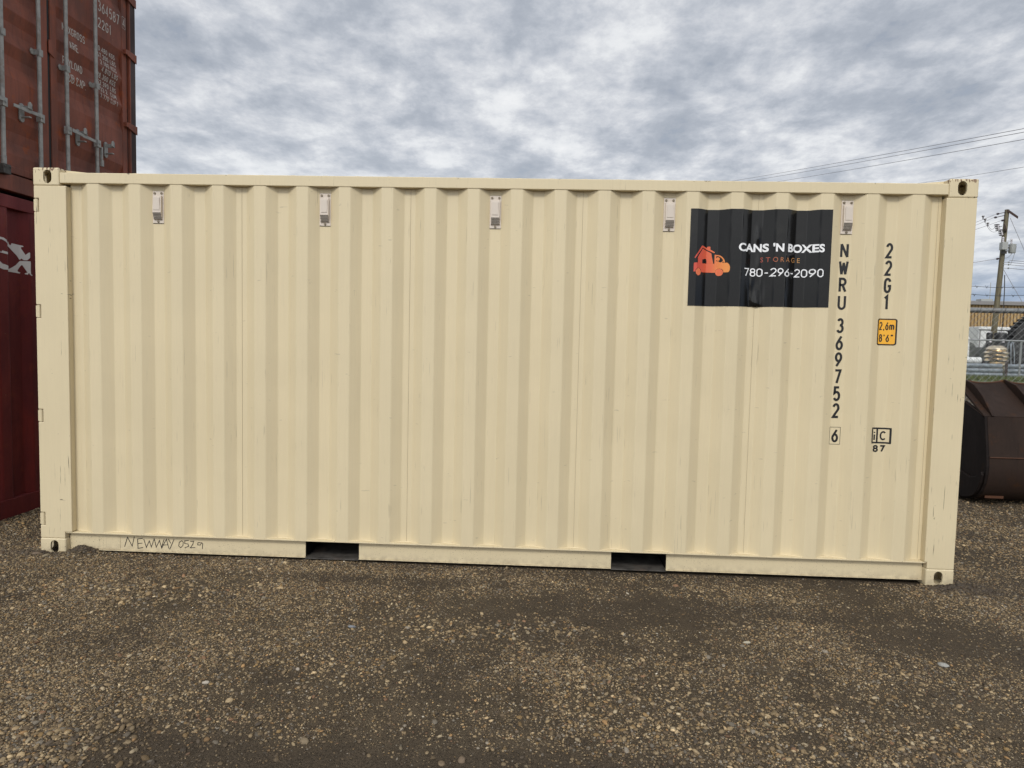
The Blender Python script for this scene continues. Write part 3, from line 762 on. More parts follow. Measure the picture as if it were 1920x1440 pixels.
for k, poly in enumerate([XP, XQ]+EP):
    q = [ex(*p) for p in poly]; mb.add([(a, 0, b) for a, b in q], [tuple(range(len(q)))])
decal(mb, 'faded_lettering', 'white_worn', lower, [.58+.01*i for i in range(70)], 'u', on_end)

# ---------------------------------------------------------------- ground
rng = np.random.default_rng(7)
def vnoise(x, y, seed=0):
    def h(i, j):
        n = (i.astype(np.int64)*374761393+j.astype(np.int64)*668265263+seed*144665) & 0x7fffffff
        n = (n ^ (n >> 13))*1274126177 & 0x7fffffff
        return ((n ^ (n >> 16)) & 0xffff)/65535.
    xi, yi = np.floor(x), np.floor(y); fx, fy = x-xi, y-yi
    fx = fx*fx*(3-2*fx); fy = fy*fy*(3-2*fy)
    return (h(xi, yi)*(1-fx)+h(xi+1, yi)*fx)*(1-fy)+(h(xi, yi+1)*(1-fx)+h(xi+1, yi+1)*fx)*fy
def fbm(x, y, f, o=4, seed=0):
    s_ = 0; a = .5; t = 0
    for k in range(o): s_ = s_+a*vnoise(x*f+17.3*k, y*f-9.1*k, seed+k); t += a; a *= .5; f *= 2.03
    return s_/t
def sst(x, a, b):
    t = np.clip((x-a)/(b-a), 0, 1); return t*t*(3-2*t)
def blob(x, y, cx, cy, rx, ry):
    return np.clip(1-np.sqrt(((x-cx)/rx)**2+((y-cy)/ry)**2), 0, 1)
def mud_shade(x, y):
    """1 = compacted fines, wet dirt and contact shadow painted at the container base, 0 = loose stones"""
    n = fbm(x, y, 1.1, 4, 3)-.5; n2 = fbm(x, y, 4.5, 4, 9)-.5
    m = 1.05*sst(y+.35*n+.1*n2+.05*(x-2.6), -1.86, -2.04)*sst(x, 1.55, 2.05)*sst(x, 4.35, 3.75)
    n3 = fbm(x, y, 16., 3, 19)-.5; n2 = n2+.7*n3
    m = np.maximum(m, sst(blob(x, y, 4.3, -.60, 2.0, .30)+1.0*n+.6*n2, .18, .75)*.85)
    m = np.maximum(m, sst(blob(x, y, 2.4, -.28, 1.5, .20)+.8*n+.6*n2, .20, .75)*.8)
    m = np.maximum(m, sst(blob(x, y, 1.30, -1.25, .60, .36)+.8*n+.6*n2, .22, .80)*.7)
    m = np.maximum(m, sst(blob(x, y, 5.6, -.85, 1.3, .36)+.9*n+.6*n2, .25, .85)*.6)
    m = np.maximum(m, sst(n+.8*n2, .14, .34)*.6)
    m = np.maximum(m, sst(y+.5*n2+.3*n, -.20, .02)*sst(-y, -.4, -.1)*sst(x, 1.8, 2.8)*.6)  # contact shadow along the container base, painted as a dark muddy strip
    return np.clip(m*(1+.5*n3), 0, 1)
PILES = [(.29, .012, .095, .05, .048, 1), (6.13, -.06, .17, .11, .032, 1), (-.08, -.03, .14, .08, .014, .6), (5.93, -.07, .10, .05, .018, .8), (.09, -.035, .10, .03, .010, .7)]
def ground_h(x, y):
    h = (fbm(x, y, .55, 3, 21)-.5)*.030+(fbm(x, y, 3.0, 3, 31)-.5)*.014+(fbm(x, y, 14., 3, 41)-.5)*.006
    h = h*(.35+.65*sst(np.abs(y), .15, .7))-.012*sst(x, 3.5, 6.0)-.010-mud_shade(x, y)*.006
    for cx_, cy_, rx, ry, hh, _ in PILES:
        h = h+hh*np.exp(-((x-cx_)/rx)**2-((y-cy_)/ry)**2)*(.7+.6*fbm(x, y, 22, 2, 51))
    far = sst(np.hypot(x-3, y), 9, 16)
    return h*(1-far)-.01*far
def axis(lo, hi, step, far, neg):
    a = list(np.arange(lo, hi+1e-6, step)); s_ = step; x = hi
    while x < far: s_ *= 1.28; x += s_; a.append(x)
    s_ = step; x = lo
    while x > -neg: s_ *= 1.28; x -= s_; a.insert(0, x)
    return np.array(a)
gx = axis(-1.6, 9.2, .022, 1500, 1500); gy = axis(-3.0, 3.2, .022, 1500, 1500)
X_, Y_ = np.meshgrid(gx, gy); Z_ = ground_h(X_, Y_); M_ = mud_shade(X_, Y_)
def grid_mesh(name, X, Y, Z):
    ny, nx = X.shape; me = bpy.data.meshes.new(name)
    idx = np.arange(nx*ny).reshape(ny, nx)
    q = np.stack([idx[:-1,:-1], idx[:-1,1:], idx[1:,1:], idx[1:,:-1]], -1).reshape(-1, 4)
    me.vertices.add(nx*ny); me.vertices.foreach_set('co', np.stack([X, Y, Z], -1).astype(np.float32).ravel())
    me.loops.add(q.size); me.loops.foreach_set('vertex_index', q.astype(np.int32).ravel())
    me.polygons.add(len(q)); me.polygons.foreach_set('loop_start', np.arange(0, q.size, 4, dtype=np.int32))
    me.polygons.foreach_set('use_smooth', np.ones(len(q), bool)); me.update(calc_edges=True)
    return me
gm = grid_mesh('ground', X_, Y_, Z_)
at_ = gm.attributes.new('mud_shade', 'FLOAT', 'POINT'); at_.data.foreach_set('value', M_.astype(np.float32).ravel())
def ground_build(t, b):
    p = pos(t)
    md = t.node('ShaderNodeAttribute', attribute_name='mud_shade').outputs['Fac']
    big = t.noise(p, .9, 5, .6); mid = t.noise(p, 7, 5, .65)
    soil = t.mix(t.ramp(mid, .3, .7), (.048, .035, .0215), (.082, .060, .037))
    dry = t.mix(t.ramp(mid, .3, .7), (.056, .042, .027), (.090, .068, .044))
    soil = t.mix(t.ramp(big, .35, .65), soil, dry)
    # grit: small cells, each its own stone colour
    def cells(sc_, lo, hi):
        v = t.n.new('ShaderNodeTexVoronoi'); t.l.new(p, v.inputs['Vector']); v.inputs['Scale'].default_value = sc_
        r = t.n.new('ShaderNodeValToRGB'); sp = t.xyz(v.outputs['Color']); t.l.new(sp[0], r.inputs[0])
        e = r.color_ramp.elements; e[0].color = (.045, .034, .024, 1); e[1].color = (.40, .33, .23, 1); e[0].position = .0; e[1].position = 1
        for q_, c in ((.25, (.082, .062, .042)), (.5, (.135, .104, .068)), (.72, (.19, .145, .092)), (.88, (.27, .215, .14))):
            k = e.new(q_); k.color = (*c, 1)
        m = t.math('MULTIPLY', t.ramp(v.outputs['Distance'], hi, lo), t.ramp(sp[1], .35, .5))
        return r.outputs[0], m, v.outputs['Distance'], sp[1]
    c1, m1, d1, g1 = cells(120, .30, .52)
    c2, m2, d2, g2 = cells(260, .28, .55)
    amt = t.math('SUBTRACT', 1.0, t.math('MULTIPLY', md, .82))
    col = t.mix(t.math('MULTIPLY', m2, t.math('SUBTRACT', 1.0, t.math('MULTIPLY', md, .60))), soil, c2)
    col = t.mix(t.math('MULTIPLY', m1, amt), col, c1)
    damp_shade = t.mix(t.math('MULTIPLY', md, .60), col, (.060, .046, .033))  # darkens wet patches and the painted contact shadow at the base
    t.l.new(damp_shade, b.inputs['Base Color']); b.inputs['Roughness'].default_value = .92
    b.inputs['Specular IOR Level'].default_value = .25
    h = t.math('ADD', t.math('MULTIPLY', m1, 1.1), t.math('ADD', t.math('MULTIPLY', m2, .35), t.math('MULTIPLY', t.noise(p, 55, 4, .6), .8)))
    bump(t, b, h, 1.0, .009)
gmat = mat('gravel_ground', (.1, .08, .05), .92, build=ground_build)
gm.materials.append(gmat); go = bpy.data.objects.new('ground', gm); C.objects.link(go); tag(go, kind='structure')

# loose stones, thousands of them: one object
def ico(sub):
    bm = bmesh.new(); bmesh.ops.create_icosphere(bm, subdivisions=sub, radius=1)
    v = np.array([q.co[:] for q in bm.verts]); f = np.array([[q.index for q in g.verts] for g in bm.faces]); bm.free(); return v, f
def visible(x, y, margin):
    """roughly what the yard in front of the camera covers, with room to step aside"""
    dpt = y+4.41
    return (x > 3.3-.82*dpt-margin) & (x < 3.3+.80*dpt+margin)
def outside_box(x, y): return ~((x > .16) & (x < 5.9) & (y > .05) & (y < 2.5)) & ~((x > -.02) & (x < 6.08) & (y > .0) & (y < 2.44) & ((x < .16) | (x > 5.9)))
PAL = np.array([(.34,.25,.14),(.25,.18,.10),(.43,.325,.19),(.155,.112,.068),(.42,.34,.22),(.12,.092,.065),(.26,.17,.075),(.18,.155,.12),(.30,.26,.205),(.07,.056,.043),(.33,.20,.09),(.50,.45,.36),(.22,.125,.07)])
PW = np.array([17,20,9,16,4,11,7,8,3.5,6,3,.35,2]); PW = PW/PW.sum()
parts_v, parts_f, parts_c, voff = [], [], [], 0
def add_stones(x, y, r, base, flat=.52, sink=.22, tint=None):
    global voff
    n = len(x); V, F = base; nv = len(V)
    z = ground_h(x, y)
    sc3 = np.stack([r*rng.uniform(.85, 1.35, n), r*rng.uniform(.65, 1.0, n), r*rng.uniform(flat-.15, flat+.15, n)], -1)
    co = V[None]*(1+rng.uniform(-.16, .16, (n, nv, 1)))*sc3[:, None]
    tl = rng.normal(0, .22, (n, 2)); a = rng.uniform(0, 2*np.pi, n)
    co[..., 2] += co[..., 0]*tl[:, :1]+co[..., 1]*tl[:, 1:]
    ca, sa = np.cos(a)[:, None], np.sin(a)[:, None]
    X, Y = co[..., 0]*ca-co[..., 1]*sa, co[..., 0]*sa+co[..., 1]*ca
    co = np.stack([X+x[:, None], Y+y[:, None], co[..., 2]+(z+sc3[:, 2]*(1-2*sink)*.5)[:, None]], -1)
    c = PAL[rng.choice(len(PAL), n, p=PW)]*np.exp(rng.normal(-.16, .24, (n, 1)))
    m = mud_shade(x, y)[:, None]; c = c*(1-.55*m)+np.array([.048, .037, .027])*.55*m
    for cx_, cy_, rx, ry, _, dk in PILES:
        g = (np.exp(-((x-cx_)/rx)**2-((y-cy_)/ry)**2)*dk)[:, None]; g = np.clip(g*1.3, 0, .75); c = c*(1-g)+np.array([.042, .033, .027])*g
    if tint is not None: c = np.tile(np.array(tint), (n, 1))
    parts_v.append(co.reshape(-1, 3)); parts_f.append((F[None]+(np.arange(n)*nv)[:, None, None]+voff).reshape(-1, 3))
    parts_c.append(np.repeat(c, nv, 0)); voff += n*nv
i1, i2 = ico(1), ico(2)
def scatter(n, y0, y1, rlo, rhi, power, base, keep_mud_shade, sink=.25, margin=.9):
    x = rng.uniform(-2.2, 10.5, n); y = rng.uniform(y0, y1, n)
    dens = np.clip(.55+2.6*(fbm(x, y, 1.5, 5, 77)-.44), .16, 1)*(1-(1-keep_mud_shade)*mud_shade(x, y))
    k = visible(x, y, margin) & outside_box(x, y) & (rng.uniform(0, 1, n) < dens) & (x > -.86)
    x, y = x[k], y[k]
    r = rlo+(rhi-rlo)*rng.uniform(0, 1, len(x))**power
    add_stones(x, y, r, base, sink=sink)
scatter(480000, -3.1, -.9, .0027, .0058, 1.3, i1, .34)
scatter(190000, -.9, .5, .0034, .0068, 1.5, i1, .34)
scatter(150000, .5, 3.6, .0045, .010, 1.5, i1, .4)
scatter(60000, -3.1, -.9, .0055, .0105, 2.1, i1, .12)
scatter(22000, -.9, .5, .0058, .0105, 2.2, i1, .12)
scatter(16000, .5, 3.6, .008, .017, 2.0, i1, .3)
scatter(1500, -3.1, .4, .0105, .019, 2.6, i2, .10, .3)
def cluster(n, cx_, cy_, rx, ry, rlo, rhi, power=1.8):
    x = cx_+rng.normal(0, rx, n); y = cy_+rng.normal(0, ry, n); k = outside_box(x, y) & (rng.uniform(0, 1, n) > mud_shade(x, y)*.8) & (y < -.03)
    x, y = x[k], y[k]; add_stones(x, y, rlo+(rhi-rlo)*rng.uniform(0, 1, len(x))**power, i2)
cluster(900, 1.75, -2.15, .32, .16, .0062, .0145)
cluster(1500, 4.45, -1.85, .60, .28, .0055, .0125, 2.4)
cluster(500, 3.75, -1.35, .40, .22, .0055, .0110, 2.4)
cluster(500, 2.1, -1.35, .45, .16, .0055, .0115, 2.4)
cluster(700, .9, -.62, .45, .12, .0060, .0140, 2.2)
cluster(500, 3.2, -.95, .40, .10, .0060, .0130, 2.2)
# piles of darker clods against the castings
for cx_, cy_, rx, ry, hh, dk in PILES[:4]:
    n = 300; x = cx_+rng.normal(0, rx*.62, n); y = cy_+rng.normal(0, ry*.7, n)-.0; k = outside_box(x, y-.0) | ((x > .185) & (x < 5.88) & (y < .045))
    x, y = x[k], y[k]; add_stones(x, y, rng.uniform(.004, .013, len(x)), i1)
# a few stones the eye picks out
for x, y, r, c in ((2.42,-.98,.020,(.24,.26,.29)), (5.35,-1.12,.021,(.34,.34,.32)), (4.45,-.98,.016,(.50,.46,.36)), (2.52,-1.99,.018,(.20,.155,.10)), (3.05,-2.08,.014,(.19,.14,.09)), (3.12,-2.06,.015,(.17,.125,.085)), (.02,-.06,.024,(.16,.12,.085)), (.10,-.075,.020,(.22,.18,.12)), (-.05,-.055,.018,(.10,.075,.05)), (7.9,2.0,.03,(.34,.29,.22)), (7.75,1.7,.022,(.4,.36,.3)), (.22,-.09,.014,(.34,.28,.19)), (1.95,-1.60,.014,(.42,.38,.32)), (2.3,-1.45,.012,(.38,.33,.27))):
    add_stones(np.array([x]), np.array([y]), np.array([r]), i2, tint=c)
SV = np.concatenate(parts_v); SF = np.concatenate(parts_f); SCo = np.concatenate(parts_c)
me = bpy.data.meshes.new('gravel'); me.vertices.add(len(SV)); me.vertices.foreach_set('co', SV.astype(np.float32).ravel())
me.loops.add(SF.size); me.loops.foreach_set('vertex_index', SF.astype(np.int32).ravel())
me.polygons.add(len(SF)); me.polygons.foreach_set('loop_start', np.arange(0, SF.size, 3, dtype=np.int32))
me.polygons.foreach_set('use_smooth', np.ones(len(SF), bool)); me.update(calc_edges=True)
ca_ = me.color_attributes.new('stone', 'FLOAT_COLOR', 'POINT'); ca_.data.foreach_set('color', np.concatenate([SCo, np.ones((len(SCo), 1))], 1).astype(np.float32).ravel())
print('stones tris', len(SF))
def stone_build(t, b):
    a = t.node('ShaderNodeAttribute', attribute_name='stone').outputs['Color']
    n = t.noise(pos(t), 160, 3, .6)
    t.l.new(t.mix(t.ramp(n, .35, .7, 0, .35), a, (.07, .055, .04)), b.inputs['Base Color'])
    b.inputs['Roughness'].default_value = .8; b.inputs['Specular IOR Level'].default_value = .3
me.materials.append(mat('stone', (.2, .16, .1), .8, build=stone_build))
gr = bpy.data.objects.new('gravel', me); C.objects.link(gr); tag(gr, 'loose tan and grey pebbles scattered over the whole yard', 'gravel', kind='stuff')

# ---------------------------------------------------------------- loader bucket
BO = (7.74, 2.36, -.01); Tb = rel(BO)
bucket = empty('loader_bucket', BO); tag(bucket, 'rusty dark brown loader bucket lying on the gravel behind the cream container', 'bucket')
BX0, BX1 = 7.74, 10.35
low = [(2.44,.862),(2.405,.66),(2.372,.47)]
curve = [(2.372,.468),(2.362,.38),(2.366,.30),(2.385,.21),(2.425,.125),(2.485,.058),(2.560,.018),(2.66,.0),(2.9,-.004),(3.55,-.004)]
def shell(mb, pts, x0, x1, th, nx=1, zf=None):
    n = len(pts); N = []
    for i in range(n):
        a = Vector(pts[max(i-1,0)]); b = Vector(pts[min(i+1,n-1)]); t_ = (b-a).normalized(); N.append(Vector((-t_.y, t_.x)))
    xs = [x0+(x1-x0)*i/nx for i in range(nx+1)]
    vs = []
    for x in xs:
        for sgn in (0, 1):
            for (y, z), nn in zip(pts, N):
                dz_ = zf(x, y, z) if zf else 0
                vs.append((x, y+nn.x*th*sgn, z+nn.y*th*sgn+dz_))
    fs = []
    for j in range(nx):
        a, b = j*2*n, (j+1)*2*n
        for i in range(n-1):
            fs += [(a+i, a+i+1, b+i+1, b+i), (a+n+i, b+n+i, b+n+i+1, a+n+i+1)]
        fs += [(a, b, b+n, a+n), (a+n-1, a+2*n-1, b+2*n-1, b+n-1)]
    fs += [tuple(range(n))+tuple(range(2*n-1, n-1, -1)), tuple(nx*2*n+i for i in tuple(range(n-1, -1, -1))+tuple(range(n, 2*n)))]
    mb.add(vs, fs)
m = MB(Tb); shell(m, curve, BX0+.026, BX1, .022); shell(m, low, BX0+.026, BX1, .020); m.build('back_shell', 'bucket_paint', bucket, smooth=True)
m = MB(Tb); m.tube([(BX0+.03, 2.366, .469), (BX1, 2.366, .469)], .006, 6); m.build('weld_seam', 'bucket_rust', bucket)
GXS = [7.815, 8.235, 8.66, 9.09, 9.52, 9.95, 10.30]
def scal(x):
    for a, b in zip([7.40]+GXS, GXS):
        if a <= x <= b: return -.030*(1-((x-(a+b)/2)/((b-a)/2))**2)
    return 0
slope = [(2.95,1.200),(2.90,1.165),(2.70,1.035),(2.44,.866)]
m = MB(Tb); shell(m, slope, BX0+.0, BX1, .020, 60, lambda x, y, z: scal(x)*max(0, (z-1.0)/.2)); m.build('spill_guard', 'bucket_paint', bucket, smooth=True)
m = MB(Tb); xs = [BX0+(BX1-BX0)*i/60 for i in range(61)]; m.tube([(x, 2.953, 1.200+scal(x)) for x in xs], .012, 6); m.build('guard_rim', 'bucket_rust', bucket, smooth=True)
for gxx in GXS:
    m = MB(Tb); m.prism([(2.425,.872),(2.60,1.06),(2.75,1.165),(2.94,1.215),(2.93,1.175),(2.70,1.022),(2.452,.862)], gxx-.011, gxx+.011, 'x'); m.build('gusset', 'bucket_paint', bucket, bevel=.003)
side = [(2.44,.862),(2.405,.66),(2.372,.47),(2.362,.38),(2.366,.30),(2.385,.21),(2.425,.125),(2.485,.058),(2.560,.018),(2.66,.0),(3.55,-.004),(3.52,.25),(3.30,.62),(3.02,.98),(2.92,1.01),(2.774,.975)]
for x0 in (BX0, BX1+.001):
    m = MB(Tb); m.prism(side, x0, x0+.025, 'x'); sp = m.build('side_plate', 'bucket_side_paint', bucket, bevel=.004)
m = MB(Tb); m.prism([(2.398,.325),(2.42,.300),(2.49,.258),(2.57,.243),(2.68,.262),(2.80,.292),(3.45,.32),(3.50,.02),(2.68,.012),(2.575,.030),(2.498,.068),(2.442,.13),(2.404,.212),(2.386,.29)], BX0-.028, BX0-.0005, 'x')
m.build('wear_plate', 'bucket_side_paint', bucket, bevel=.006)
m = MB(Tb); m.box(BX0-.0, BX1+.026, 3.45, 3.75, -.004, .026); m.build('cutting_edge', 'bucket_rust', bucket, bevel=.004)
m = MB(Tb); m.prism([(2.45,.868),(2.47,.876),(2.785,.990),(2.775,.976)], BX0-.006, BX0+.030, 'x'); m.build('side_rim', 'bucket_paint', bucket)
m = MB(Tb); m.box(7.80, 7.98, 2.452, 2.458, .050, .075); m.build('scrape', 'bucket_rust', bucket)

# ---------------------------------------------------------------- chain-link fences
def chainlink(mb, x0, x1, y, z0, z1, cell, r, seg=3):
    H = z1-z0; n = int((x1-x0+H)/cell)+1
    for k in range(n):
        for s_ in (1, -1):
            xa = x0-H+k*cell if s_ > 0 else x0+k*cell
            a = (xa, z0); b = (xa+H*s_, z1) if s_ > 0 else (xa-H, z1)
            pts = []
            for (px_, pz) in (a, b): pts.append([px_, pz])
            (ax, az_), (bx, bz) = pts
            # clip to the panel
            if ax == bx: continue
            sl = (bz-az_)/(bx-ax)
            lo_, hi_ = sorted((ax, bx)); lo2, hi2 = max(lo_, x0), min(hi_, x1)
            if hi2-lo2 < .02: continue
            f = lambda x: az_+sl*(x-ax)
            mb.tube([(lo2, y-r*s_, f(lo2)), (hi2, y-r*s_, f(hi2))], r, seg, cap=False)
FY = 4.2; FO = (6.3, FY, -.01); Tf = rel(FO)
fence = empty('chain_link_fence', FO); tag(fence, 'tall chain-link fence with barbed wire right behind the loader bucket', 'fence')
m = MB(Tf); chainlink(m, 6.3, 13.6, FY-.04, .05, 2.0, .0785, .0019); m.build('fence_mesh', 'wire_steel', fence)
m = MB(Tf); m.tube([(6.3, FY, 2.005), (13.6, FY, 2.005)], .032, 12); m.build('top_rail', 'galvanised_steel', fence, smooth=True)
for px_ in (7.25, 10.3, 13.5):
    m = MB(Tf); m.tube([(px_, FY+.05, -.01), (px_, FY+.05, 2.06)], .034, 12); p_ = m.build('fence_post', 'galvanised_steel', fence, smooth=True)
    m = MB(Tf); m.tube([(px_, FY+.05, 2.06), (px_, FY-.02, 2.34)], .014, 8); m.build('barb_arm', 'galvanised_steel', p_)
for z in (2.19, 2.29):
    m = MB(Tf); xs = np.linspace(6.3, 13.6, 60); m.tube([(x, FY, z+.006*math.sin(x*9)) for x in xs], .0028, 4)
    for k in range(48):
        x = 6.4+k*.15+random.Random(k+int(z*100)).uniform(-.02, .02)
        m.tube([(x-.018, FY, z+.016), (x+.010, FY, z-.016)], .0022, 3); m.tube([(x+.018, FY+.004, z+.012), (x-.006, FY+.004, z-.018)], .0022, 3)
    m.build('barbed_wire', 'barb_steel', fence)
m = MB(Tf)
for k in range(50):     # ties that wrap the rail
    x = 6.35+k*.1475; m.tube([(x-.015, FY-.034, 1.975), (x, FY-.036, 2.01), (x+.015, FY-.02, 2.04)], .0026, 4)
m.build('wire_ties', 'barb_steel', fence)
F2 = (26.5, 36.2, 0); Tf2 = rel(F2)
f2 = empty('chain_link_fence', F2); tag(f2, 'lower chain-link fence with a thin rail in front of the stored pipes', 'fence')
m = MB(Tf2); chainlink(m, 26.5, 35, 36.2, .05, 2.2, .16, .006); m.build('fence_mesh', 'wire_steel', f2)
m = MB(Tf2); m.tube([(26.5, 36.22, 2.20), (35, 36.22, 2.16)], .045, 8); m.build('top_rail', 'wire_steel', f2, smooth=True)
for px_ in (27.9, 31.12, 34.3):
    m = MB(Tf2); m.tube([(px_, 36.27, 0), (px_, 36.27, 2.16)], .055, 8); m.build('fence_post', 'wire_steel', f2, smooth=True)

# ---------------------------------------------------------------- storage yard beyond
mat('grass_green', (.075, .105, .035), .9, build=lambda t, b: t.l.new(t.mix(t.ramp(t.noise(pos(t), 2.2, 6, .7), .35, .65), (.060, .085, .028), (.13, .14, .06)), b.inputs['Base Color']))
m = MB(); m.box(12, 90, 27, 58, -.30, .004); la = m.build('lawn', 'grass_green'); tag(la, kind='structure')
rr = random.Random(5); m = MB()
for k in range(5200):
    x, y = rr.uniform(24, 37), rr.uniform(31.5, 36.4); h = rr.uniform(.08, .26); a = rr.uniform(0, 6.28); wd = rr.uniform(.012, .03)
    dx_, dy_ = math.cos(a)*wd, math.sin(a)*wd; lx, ly = rr.uniform(-.1, .1), rr.uniform(-.1, .1)
    m.add([(x-dx_, y-dy_, 0), (x+dx_, y+dy_, 0), (x+lx, y+ly, h)], [(0, 1, 2)])
tag(m.build('grass', 'grass_green'), 'rough green grass along the foot of the far fence', 'grass', kind='stuff')

mat('galv_pipe', (.42, .47, .52), .45, .35, build=lambda t, b: t.l.new(t.mix(t.ramp(t.noise(pos(t), 5, 5, .7), .35, .65), (.38, .43, .48), (.20, .23, .26)), b.inputs['Base Color']))
mat('white_body', (.74, .75, .74), .45)
mat('glass_dark', (.03, .035, .04), .1)
mat('bright_metal', (.85, .72, .52), .22, .9)
mat('tan_siding', (.40, .27, .125), .6, build=lambda t, b: t.l.new(t.mix(t.ramp(t.noise(t.scale(pos(t), 1, 1, .2), .8, 4, .6), .3, .7), (.42, .285, .13), (.34, .225, .10)), b.inputs['Base Color']))
mat('rib_brown', (.16, .095, .04), .7)
mat('roof_trim', (.22, .21, .21), .6)
mat('pole_wood', (.15, .13, .085), .9, build=lambda t, b: t.l.new(t.mix(t.ramp(t.noise(t.scale(pos(t), 1, 1, .08), 14, 5, .65), .3, .7), (.17, .15, .095), (.095, .08, .052)), b.inputs['Base Color']))
mat('transformer_grey', (.34, .35, .34), .5, .1)
mat('porcelain', (.55, .53, .56), .3)
mat('insulator_dark', (.035, .022, .03), .35)
mat('cable', (.26, .26, .28), .6)
mat('stake_wood', (.05, .03, .025), .9)
mat('backdrop_tone', (.07, .078, .065), .8, build=lambda t, b: t.l.new(t.mix(t.ramp(t.noise(pos(t), 1.6, 6, .7), .35, .65), (.085, .09, .078), (.035, .04, .035)), b.inputs['Base Color']))

for i, (z, xa, xb, lab) in enumerate(((.155, 23.0, 30.75, 'bottom pipe of the galvanised stack, left of the wooden stake'), (.42, 23.4, 30.72, 'middle pipe of the galvanised stack, left of the wooden stake'), (.69, 23.2, 30.7, 'top pipe of the galvanised stack, left of the wooden stake'),
      (.155, 30.95, 36.5, 'bottom pipe of the galvanised stack, right of the wooden stake'), (.42, 30.97, 36.2, 'middle pipe of the galvanised stack, right of the wooden stake'), (.69, 30.96, 32.3, 'short top pipe of the galvanised stack, right of the wooden stake'))):
    o_ = (xa, 37.2, z); m = MB(rel(o_)); n = int((xb-xa)/.035)
    m.tube([(xa+(xb-xa)*k/n, 37.2, z) for k in range(n+1)], [.125+.006*math.sin(k*1.57) for k in range(n+1)], 12)
    o = m.build('steel_pipe', 'galv_pipe', smooth=True); o.location = o_; tag(o, lab, 'pipe', 'galvanised pipes stacked behind the far fence')
o_ = (30.83, 36.95, 0); m = MB(rel(o_)); m.prism([(30.76, 36.92), (30.90, 36.92), (30.90, 36.99), (30.76, 36.99)], 0, 1.02, 'z'); o = m.build('wooden_stake', 'stake_wood', bevel=.01); o.location = o_
tag(o, 'dark wooden stake standing in front of the stacked pipes', 'stake')
o_ = (28.3, 38.2, .97); m = MB(rel(o_)); n = 60
m.tube([(27.4+2.65*k/n, 38.2, .97) for k in range(n+1)], [.185+(.028 if k % 3 == 0 else 0) for k in range(n+1)], 16); o = m.build('corrugated_pipe', 'white_body', smooth=False); o.location = o_
tag(o, 'pale corrugated pipe lying on top of the stack at its left end', 'pipe')
m = MB(rel(o_)); m.tube([(28.3, 38.2, .2), (28.3, 38.2, .79)], .12, 8)
m.build('pipe_support', 'dark_steel', o)
# bright ribbed drum
o_ = (31.15, 38.4, 0); dr = empty('metal_drum', o_); tag(dr, 'shiny ribbed metal drum with a dark chain across it, behind the pipes', 'drum')
pr = [(.50, 0), (.60, .30)]
for k in range(5):
    z = .62+.235*k; q_ = 1.0 if k < 4 else .86
    pr += [(.56*q_, z), (.63*q_, z+.05), (.665*q_, z+.115), (.63*q_, z+.185), (.56*q_, z+.225)]
pr += [(.42, 1.86), (.20, 1.92), (.02, 1.93)]
m = MB(rel(o_)); m.lathe(pr, (31.15, 38.4, 0), 32); m.build('drum_shell', 'bright_metal', dr, smooth=True)
m = MB(rel(o_))
for j in range(3):
    for k in range(15):
        a = R(195+k*5+j*4); z = 1.62-.25*j-.012*k+.03*math.sin(k*2.1+j); rr_ = .69
        m.box(31.15+rr_*math.cos(a)-.03, 31.15+rr_*math.cos(a)+.03, 38.4+rr_*math.sin(a)-.03, 38.4+rr_*math.sin(a)+.02, z-.035, z+.03)
m.build('chain', 'dark_steel', dr)
o_ = (30.3, 38.1, .93); m = MB(rel(o_)); m.lathe([(.36, 0), (.36, .9), (.30, .9), (.30, .05)], (30.3, 38.1, .62), 20, 'y'); o = m.build('dark_pipe_end', 'black_rubber', smooth=True); o.location = o_  # black ring standing in for a shadowed pipe end
tag(o, 'short pipe end, made black for its shadow, between the pale corrugated pipe and the shiny drum', 'pipe')
m = MB(rel(o_)); m.box(30.05, 30.55, 38.3, 38.8, .02, .28); m.build('support_block', 'stake_wood', o)
# two black ribbed tanks and a giant tyre
for (x, y, r_, h_, lab) in ((31.24, 39.3, .18, 2.72, 'slim black plastic tank left of the wooden power pole'), (31.90, 39.3, .36, 2.74, 'wide black plastic tank right of the wooden power pole')):
    o_ = (x, y, 0); tk = empty('plastic_tank', o_); tag(tk, lab, 'tank', 'black tanks standing behind the drum')
    pr = [(r_*.96, 0)]+[q2 for k in range(int((h_-.3)/.26)) for q2 in ((r_, .1+.26*k), (r_*.9, .23+.26*k))]+[(r_, h_-.16), (r_*.85, h_-.03), (r_*.3, h_)]
    m = MB(rel(o_)); m.lathe(pr, o_, 20); m.build('tank_body', 'black_paint', tk, smooth=True)
    m = MB(rel(o_)); m.lathe([(.10, h_-.02), (.10, h_+.05)], o_, 10); m.build('tank_lid', 'porcelain', tk)
    m = MB(rel(o_)); m.box(x-.10, x+.02, y-r_-.03, y-r_+.02, 2.10, 2.30); m.build('tank_fitting', 'porcelain', tk)
o_ = (34.35, 39.4, .05); ty = empty('giant_tyre', o_); tag(ty, 'huge black machine tyre at the right edge beyond the fences', 'tyre')
pr = [(.95, -.42), (1.25, -.50), (1.65, -.47), (1.88, -.34), (1.92, 0), (1.88, .34), (1.65, .47), (1.25, .50), (.95, .42)]
m = MB(rel(o_)); vs = []; n = 48
for r_, h_ in pr: vs += [(34.35+r_*math.cos(2*math.pi*k/n), 39.4+h_, 1.97+r_*math.sin(2*math.pi*k/n)) for k in range(n)]
L_ = len(pr); m.add(vs, [(i*n+k, i*n+(k+1)%n, ((i+1)%L_)*n+(k+1)%n, ((i+1)%L_)*n+k) for i in range(L_) for k in range(n)]); m.build('tyre_carcass', 'black_rubber', ty, smooth=True)
m = MB(rel(o_))
